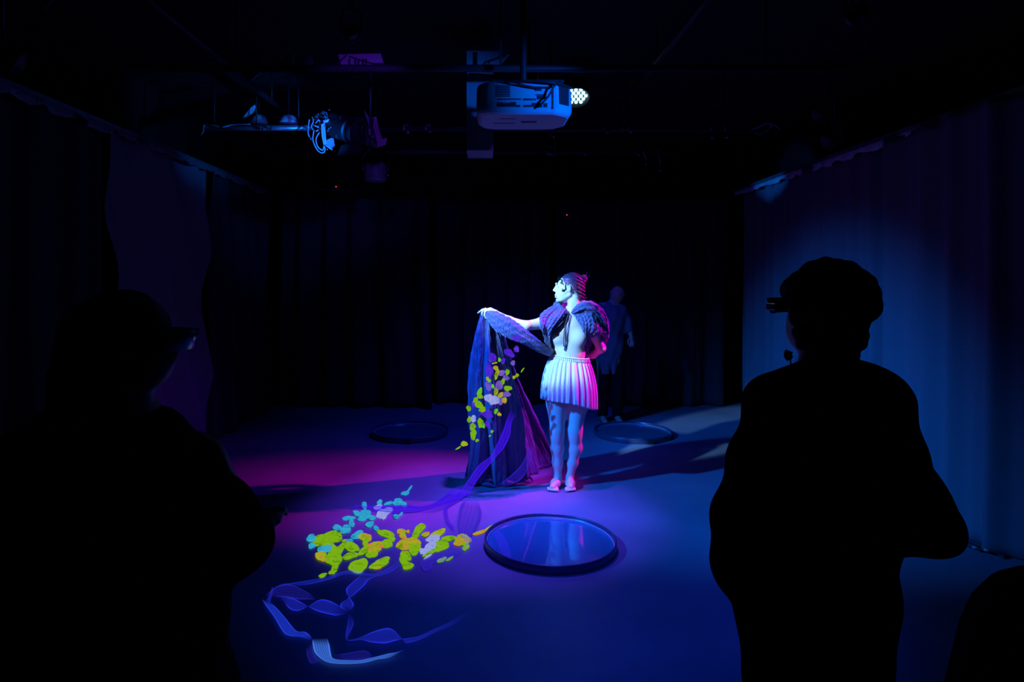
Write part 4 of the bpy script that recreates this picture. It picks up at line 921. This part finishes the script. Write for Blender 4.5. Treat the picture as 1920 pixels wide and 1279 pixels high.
# LED par behind the projector
def par(name, loc, aim, label, cat, grp, led=False, r=.085, L=.16, lens=None, hang=True):
    e = empty(name, loc, label, cat, grp); T = Matrix.Translation(loc) @ look(loc, aim)
    bm = bmesh.new(); lathe(bm, [(r*.45,-L-.015),(r*.75,-L),(r*.9,-L*.8),(r,-L*.2),(r,-.02),(r*1.06,-.02),(r*1.06,.0),(r*.98,0),(r*.96,-.025),(.001,-.026)], 32, T); from_bm('can', bm, M_dmetal, e, True)
    bm = bmesh.new(); lo = Vector(loc); rm = look(loc, aim).to_3x3(); sx = rm @ Vector((1,0,0)); back = rm @ Vector((0,0,-L*.5))
    if abs(sx.z) > .5: sx = rm @ Vector((0,1,0))
    topz = (zR if loc[2] < zR-.12 else loc[2]+.2); c0 = lo+back
    tube(bm, [c0+sx*(r+.004), c0+sx*(r+.012)+Vector((0,0,.06)), c0+sx*.03+Vector((0,0,r+.07)), c0-sx*.03+Vector((0,0,r+.07)), c0-sx*(r+.012)+Vector((0,0,.06)), c0-sx*(r+.004)], .006, 8)
    tube(bm, [c0+Vector((0,0,r+.07)), Vector((c0.x,c0.y,ZC))], .010, 8); from_bm('yoke', bm, M_dmetal, e, True)
    if led:
        for (u, v) in led:
            bm = bmesh.new(); q = lo + rm @ Vector((u*r, v*r, -.022)); bmesh.ops.create_uvsphere(bm, u_segments=12, v_segments=8, radius=r*.125, matrix=Matrix.Translation(q)); from_bm('led', bm, M_led, e, True)
    return e
hexes = [(x*.36+(y%2)*.18, y*.31) for x in range(-2,3) for y in range(-2,3) if (x*.36+(y%2)*.18)**2+(y*.31)**2 < .64]
par('led_par_lamp', tuple(P(1080,184,5.25)), (.68,4.79,2.26), 'lit LED par lamp with cyan dots at the right end of the projector', 'stage lamp', 'stage lamps on the rig', led=hexes, r=.11)
gl = 'stage lamps on the rig'
for k, lbl in (('top','unlit-looking spotlight hidden behind the projector, aimed straight down'),('left','dark spotlight nearest the left edge of the room'),('side','dark spotlight above the left wall drape, aimed at the performer'),
               ('magenta','dark spotlight high beside the right wall rail'),('violet_fill','added violet fill spotlight high beside the right wall rail')):
    loc, aim = LAMPS[k][0], LAMPS[k][1]; d = (Vector(loc)-Vector(aim)).normalized()
    par('spotlight', tuple(Vector(loc)+d*.045), aim, lbl, 'stage lamp', gl, r=.07)
# small made-up fixtures sit behind the added fill lights
for k, lbl in (('rig','added small fill lamp just left of the projector, aimed at the left bar'),('ruffle_fill','added small fill lamp just right of the projector mount'),('projector_fill','added small fill lamp high in front of the projector'),('violet','added small fill lamp tilted up at the ceiling boards'),('floor','added floor fill lamp above the camera'),('back','added small fill lamp above the rear mirror trays')):
    loc, aim = LAMPS[k][0], LAMPS[k][1]; d = (Vector(loc)-Vector(aim)).normalized()
    par('spotlight', tuple(Vector(loc)+d*.04), aim, lbl, 'stage lamp', gl, r=.035, L=.06)

# big profile with barn doors (left of centre)
bl = empty('theatre_spotlight', P(665,250,5.45), 'large black theatre spotlight with a violet-lit barn door, left of the projector', 'stage lamp', gl)
loc = P(668,248,5.45); T = Matrix.Translation(loc) @ look(loc, loc+Vector((.75,-.55,-.35)))
bm = bmesh.new(); lathe(bm, [(.06,-.34),(.10,-.32),(.115,-.26),(.115,-.06),(.10,-.05),(.10,.0),(.108,.0),(.108,.03),(.095,.03),(.092,-.03),(.001,-.032)], 32, T); box(bm, T @ Vector((0,0,-.2)), (.2,.2,.16), T.to_3x3(), .01); from_bm('housing', bm, M_dmetal, bl)
def plate(pts, name, m, parent, th=.003):
    c_ = np.mean([list(p) for p in pts], axis=0); n = (Vector(pts[1])-Vector(pts[0])).cross(Vector(pts[-1])-Vector(pts[0])).normalized()*th
    bm = bmesh.new(); a = [bm.verts.new(Vector(p)) for p in pts]; b = [bm.verts.new(Vector(p)+n) for p in pts]; k = len(pts)
    bm.faces.new(a[::-1]); bm.faces.new(b)
    for i in range(k): bm.faces.new((a[i],a[(i+1)%k],b[(i+1)%k],b[i]))
    return from_bm(name, bm, m, parent)
dz = lambda a,b,dy=0: P(560+a/7.525, 180+b/7.525, 5.30+dy)
d = plate([dz(925,200,.06),dz(985,300,.05),dz(1100,295,.06),dz(1135,480,.03),dz(1185,610,.0),dz(1250,590,0),dz(1225,690,0),dz(1150,715,0),dz(950,765,.06),dz(1075,670,.03),dz(990,540,.05),dz(985,400,.06)][::-1], 'barn_door', M_board, bl)
plate([dz(800,310,.10),dz(900,290,.08),dz(950,370,.07),dz(820,380,.1)], 'barn_door', M_dmetal, bl); plate([dz(540,850,.0),dz(900,770,.05),dz(860,640,.12),dz(600,700,.12)], 'barn_door', M_dmetal, bl)
bm = bmesh.new(); tube(bm, [dz(1045,285,-.01),dz(1050,340,-.02),dz(1000,390,-.01)], .004, 8, 14); from_bm('retaining_wire', bm, M_dmetal, bl, True)
bm = bmesh.new(); tube(bm, [loc+Vector((-.13,.0,0)), loc+Vector((-.14,0,.12)), (loc.x,5.60,zR+.03), loc+Vector((.06,.05,.12)), loc+Vector((.02,.06,.0))], .010, 8, 20); from_bm('yoke', bm, M_dmetal, bl, True)
# coil of cables hanging from the bar, and the pale clamp next to it
cz = lambda a,b,dy=0: P(560+a/7.525, 180+b/7.525, 5.50+dy)
cc = empty('cable_coil', cz(250,450), 'blue-lit loops of cable tied on the bar left of the big spotlight', 'cable')
tubes('cable_loop', [
 [cz(150,330),cz(135,440,.02),cz(135,540),cz(185,625,.02)], [cz(190,300,.02),cz(205,360),cz(180,430),cz(200,480,.04)],
 [cz(215,480),cz(200,620,-.02),cz(260,760,-.01),cz(330,805),cz(370,770,.02),cz(358,690,.02)], [cz(300,505,.01),cz(245,600,-.02),cz(265,710,-.02),cz(330,765),cz(350,740,.02),cz(355,640,.02)],
 [cz(235,385),cz(280,340,-.02),cz(300,380,.02),cz(270,450)], [cz(150,400,.03),cz(230,420,-.02),cz(300,460,.02),cz(240,500)]], .0058, M_wcable, cc, 8, 30)
rnd = random.Random(3); ll = []
for q in range(9):
    x, y = 250+rnd.uniform(-50,110), 260+rnd.uniform(-30,60); ll.append([cz(x,y,rnd.uniform(-.03,.05)), cz(x+rnd.uniform(20,50),y-rnd.uniform(10,40),-.03), cz(x+rnd.uniform(30,70),y+rnd.uniform(0,50),.02), cz(x-10,y+40,.03)])
tubes('tangled_lead', ll, .0045, M_cable, cc, 6, 18)
cl = empty('pipe_clamp', cz(350,500), 'pale bracket and flange hanging beside the cable loops', 'clamp')
plate([cz(315,400,-.03),cz(365,380,-.03),cz(380,560,-.02),cz(392,680),cz(350,690),cz(325,560,-.02)], 'bracket_arm', M_plastic, cl, .012)
bm = bmesh.new(); tube(bm, [cz(345,365,-.02), cz(480,330,.02)], .014, 12); from_bm('cross_arm', bm, M_plastic, cl, True); bm = bmesh.new(); tube(bm, [cz(365,690), cz(480,765,.02)], .006, 8); from_bm('cross_arm', bm, M_plastic, cl, True)
plate([cz(395,620,.03),cz(490,580,.05),cz(510,700,.06),cz(470,760,.05),cz(390,690,.03)], 'flange_plate', M_duct, cl, .01)
bm = bmesh.new()
for (a,b) in ((375,430),(425,460),(450,445),(430,195),(400,755),(412,490)): bmesh.ops.create_uvsphere(bm, u_segments=8, v_segments=6, radius=.007, matrix=Matrix.Translation(cz(a,b,-.03)))
from_bm('bolt', bm, M_metal, cl, True)
# fresnel head below
fr = empty('fresnel_lamp', P(705,310,5.9), 'dim vented lamp head hanging under the big spotlight', 'stage lamp', gl)
fz = lambda a,b,dy=0: P(560+a/7.525, 180+b/7.525, 5.9+dy)
bm = bmesh.new(); c_ = fz(1085,1060); lathe(bm, [(.07,-.10),(.095,-.09),(.10,.0),(.09,.05),(.10,.055),(.06,.09)], 28, Matrix.Translation(c_))
for q in range(5): lathe(bm, [(.103,-.08+q*.028),(.108,-.076+q*.028),(.103,-.070+q*.028)], 28, Matrix.Translation(c_), False)
from_bm('housing', bm, M_cable, fr, True)
bm = bmesh.new(); tube(bm, [c_+Vector((-.115,0,0)), c_+Vector((-.12,0,.12)), c_+Vector((0,0,.22)), c_+Vector((.12,0,.12)), c_+Vector((.115,0,0))], .007, 8, 24); tube(bm, [c_+Vector((0,0,.22)), Vector((c_.x,c_.y,ZC))], .01, 8); from_bm('yoke', bm, M_dmetal, fr, True)
bm = bmesh.new()
for (a,b) in ((905,1025),(1145,835),(1262,1118)): bmesh.ops.create_uvsphere(bm, u_segments=8, v_segments=6, radius=.010, matrix=Matrix.Translation(fz(a,b,-.02)))
from_bm('thumb_screw', bm, M_metal, fr, True)

# domed lamps above the left bar
def dome(px, py, label, rx, Yd):
    c_ = P(px, py, Yd); e = empty('dome_lamp', c_, label, 'dome lamp', 'domed lamps above the left bar')
    bm = bmesh.new(); lathe(bm, [(rx,0),(rx*.98,.02),(rx*.86,.045),(rx*.6,.068),(rx*.25,.08),(.002,.083)], 32, Matrix.Translation(c_)); from_bm('shade', bm, M_plastic, e, True)
    bm = bmesh.new(); tube(bm, [c_+Vector((0,0,.08)), Vector((c_.x,c_.y,ZC))], .006, 8); from_bm('stem', bm, M_dmetal, e, True)
dome(541, 232, 'bright blue dome above the left bar, nearest the cable loops', .084, 5.78); dome(486, 231, 'dim blue dome above the left bar, left of the bright dome', .078, 5.95)
lf = empty('lamp_flag', P(465,210,5.66), 'small upright blue-lit metal flap above the left bar', 'lamp flap')
oz = lambda a,b,dy=0: P(360+a/4.5675, 60+b/4.5675, 5.66+dy)
plate([oz(440,732),oz(470,690),oz(500,650),oz(540,622,.02),oz(545,650,.03),oz(520,695,.02),oz(480,722)], 'flap', M_plastic, lf)
tubes('flap_arm', [[oz(440,730),oz(430,745),oz(480,790,-.02)]], .005, M_dmetal, lf)
cw = empty('pipe_cable', P(390,240,5.6), 'cable wrapped along the left bar with its end dangling', 'cable')
tubes('lead', [[oz(75,885,-.06),oz(98,850,-.08),oz(105,795,-.06),oz(180,800,-.09),oz(260,815,-.09),oz(340,795,-.05),(oz(430,790,-.08)),oz(500,790,-.09)]], .0045, M_wcable, cw)
tubes('tape_band', [[oz(x,790,-.07),oz(x+6,812,-.105),oz(x+2,838,-.07)] for x in (255,575,600,670)], .006, M_dmetal, cw)
# bundle of leads on the right end of the bar
cb = empty('cable_bundle', P(1435,240,5.6), 'magenta-lit bundle of thin leads at the right end of the long bar', 'cable')
ez = lambda a,b,dy=0: P(1080+a/3.762, 60+b/3.762, 5.612+dy)
tubes('lead', [[ez(1230+q*8,690-q*3,.01),ez(1290+q*6,672-q*6,-.03),ez(1340+q*5,652-q*3,-.04),ez(1375,645+q*2,-.03),ez(1390-q*4,650+q*6,0)] for q in range(5)]+[[ez(1390,650,-.02),ez(1420,668),ez(1440,690)],[ez(1260,715,-.03),ez(1310,722,-.04),ez(1350,690,-.04),ez(1385,650,-.03)]], .0035, M_wcable, cb)
# small clamps with glints
def clamp(px, py, Yc, label, m=M_metal):
    c_ = P(px, py, Yc); e = empty('hook_clamp', c_, label, 'clamp', 'small hook clamps on the rear bars')
    zz = (zR if Yc < 7 else 2.71)
    pts = [c_, c_+Vector((0,0,.05)), Vector((c_.x-.03, Yc-.032, zR-.02)), Vector((c_.x-.03,Yc-.034,zR+.02)), Vector((c_.x,Yc,zR+.034))]
    bm = bmesh.new(); tube(bm, pts, .007, 8, 20); from_bm('hook', bm, m, e, True)
    bm = bmesh.new(); lathe(bm, [(.014,-.02),(.014,.0),(.008,.002),(.008,.02)], 12, Matrix.Translation(c_)); from_bm('wing_bolt', bm, m, e, True)
for (x,y,Yc,l) in ((765,246,5.64,'hook clamp on the long bar, left of the duct'),(806,244,5.64,'hook clamp close to the left side of the projector'),(1139,246,5.62,'tall violet hook clamp right of the projector'),(1172,224,5.64,'small violet clamp above the long bar'),
                   (1183,245,5.64,'violet clamp stub beside the small clamp'),(1336,256,5.62,'clamp with a pinkish glint under the right part of the bar'),(1363,255,5.64,'tiny clamp right of the pinkish glint'),
                   (1097,288,6.68,'clamp on the rear bar below the lit LED lamp'),(1198,289,6.68,'ring-like clamp on the rear bar'),(1211,306,6.68,'dim low clamp under the rear bar'),(1238,318,6.68,'triangular blue clamp lowest on the right')): clamp(x,y,Yc,l)

# ducts / boards on the ceiling
bm = bmesh.new(); a, b = P(875,95,4.6), P(925,282,4.6); zz0, zz1 = b.z, a.z; box(bm, ((a.x+b.x)/2, 4.75, (zz0+zz1)/2), (b.x-a.x, .3, zz1-zz0)); tube(bm, [((a.x+b.x)/2,4.8,zz1-.02),((a.x+b.x)/2,4.8,ZC)], .012)  # duct top cut off where the light on it gives out
dk = from_bm('ceiling_duct', bm, M_duct); recenter(dk); tag(dk, 'violet-lit square duct behind the left side of the projector', 'duct')
plate_o = empty('ceiling_board', P(925,108,4.55), 'violet curved board end above the projector', 'board')
plate([P(895,97,4.55),P(925,96,4.55),P(945,92,4.55),P(957,90,4.55),P(955,100,4.55),P(940,118,4.55),P(915,125,4.55),P(895,125,4.55)], 'board_face', M_duct, plate_o, .03)
tubes('loose_lead', [[P(912,125,4.5),P(920,115,4.5),P(940,108,4.5),P(955,99,4.5)]], .006, M_dmetal, plate_o)
pb2 = empty('ceiling_panel', P(678,112,4.6), 'dim purple panel with cut notches, up left of the projector', 'board')
plate([P(634,102,4.6),P(714,100,4.6),P(721,125,4.6),P(640,125,4.6)], 'panel_face', M_board, pb2, .03)
bm = bmesh.new()
for x in (655,666,672,680,686): box(bm, P(x,117,4.57), (.012,.012,.05))
from_bm('notch', bm, M_dmetal, pb2)
tubes('loose_lead', [[P(632,120,4.57),P(650,103,4.57)], [P(655,106,4.57),P(680,114,4.57),P(700,119,4.57),P(721,119,4.57)]], .005, M_dmetal, pb2)
for (pts, l) in (([P(420,90,4.4),P(475,92,4.4),P(497,128,4.4),P(470,150,4.4),P(428,118,4.4)],'dim blue board up left, next to the slanting bar'), ([P(525,115,4.5),P(550,98,4.5),P(545,122,4.5),P(528,128,4.5)],'small dim blue fin left of the purple panel'), ([P(562,108,4.5),P(585,104,4.5),P(588,125,4.5),P(565,127,4.5)],'squarish dim blue fin nearest the purple panel')):
    e = empty('ceiling_baffle', pts[0], l, 'board', 'dim blue baffles up left'); plate(pts, 'baffle_face', M_cable, e, .02)

# devices with red standby lights
for (x, y, Yd, l) in ((630,350,7.6,'tiny black sensor with a red light, high over the left tray'),(1063,403,8.05,'tiny black sensor with a dim red light, high above the performer')):
    c_ = P(x,y,Yd); e = empty('sensor_box', c_, l, 'sensor', 'sensor boxes with red lights'); bm = bmesh.new(); box(bm, c_+Vector((0,.03,0)), (.07,.05,.05), None, .006); tube(bm, [c_+Vector((0,.03,.02)), Vector((c_.x,c_.y+.03,ZC))], .005, 8); from_bm('case', bm, M_dmetal, e)
    bm = bmesh.new(); bmesh.ops.create_uvsphere(bm, u_segments=10, v_segments=8, radius=.007, matrix=Matrix.Translation(c_+Vector((0,.004,0)))); from_bm('red_light', bm, M_red, e, True)

# ================================================================== FLOOR CABLE AND DRAPED STAND (right)
fc_ = empty('floor_cable', G(1830,1025), 'dark cable with glinting connectors on the floor at the foot of the right drape', 'cable')
tubes('lead', [[G(1785,1004,.01),G(1810,1012,.02),G(1840,1024,.012),G(1865,1034,.015),G(1885,1046,.01)], [G(1790,1010,.01),G(1808,1020,.012),G(1830,1028,.01),G(1850,1033,.01)]], .011, M_dmetal, fc_)
bm = bmesh.new()
for (x,y) in ((1808,1011),(1828,1027),(1850,1032)): tube(bm, [G(x-5,y-1,.03), G(x+5,y+1,.028)], .007, 8)
from_bm('connector', bm, M_wcable, fc_, True)
Yq = 1.75; c_ = P(1985,1150,Yq)
st = empty('draped_stand', (c_.x,Yq,0), 'black cloth-covered rounded stand cut off by the lower right edge', 'stand')
bm = bmesh.new(); prof = [(.34,.003),(.31,.10),(.27,.30),(.235,.50),(.215,.62),(.19,.70),(.15,.76),(.10,.795),(.02,.81)]; n = 96; rg = []
for r, z in prof: rg.append([bm.verts.new((c_.x+math.cos(2*PI*k/n)*r*(1+.05*(1-z)*math.sin(11*2*PI*k/n)+.03*(1-z)*math.sin(17*2*PI*k/n+2)), Yq+math.sin(2*PI*k/n)*r*(1+.05*(1-z)*math.sin(11*2*PI*k/n)+.03*(1-z)*math.sin(17*2*PI*k/n+2)), z)) for k in range(n)])
for i in range(len(rg)-1):
    for k in range(n): bm.faces.new((rg[i][k],rg[i][(k+1)%n],rg[i+1][(k+1)%n],rg[i+1][k]))
bm.faces.new(rg[-1]); bm.faces.new(rg[0][::-1]); from_bm('cloth_cover', bm, M_jacket, st, True)
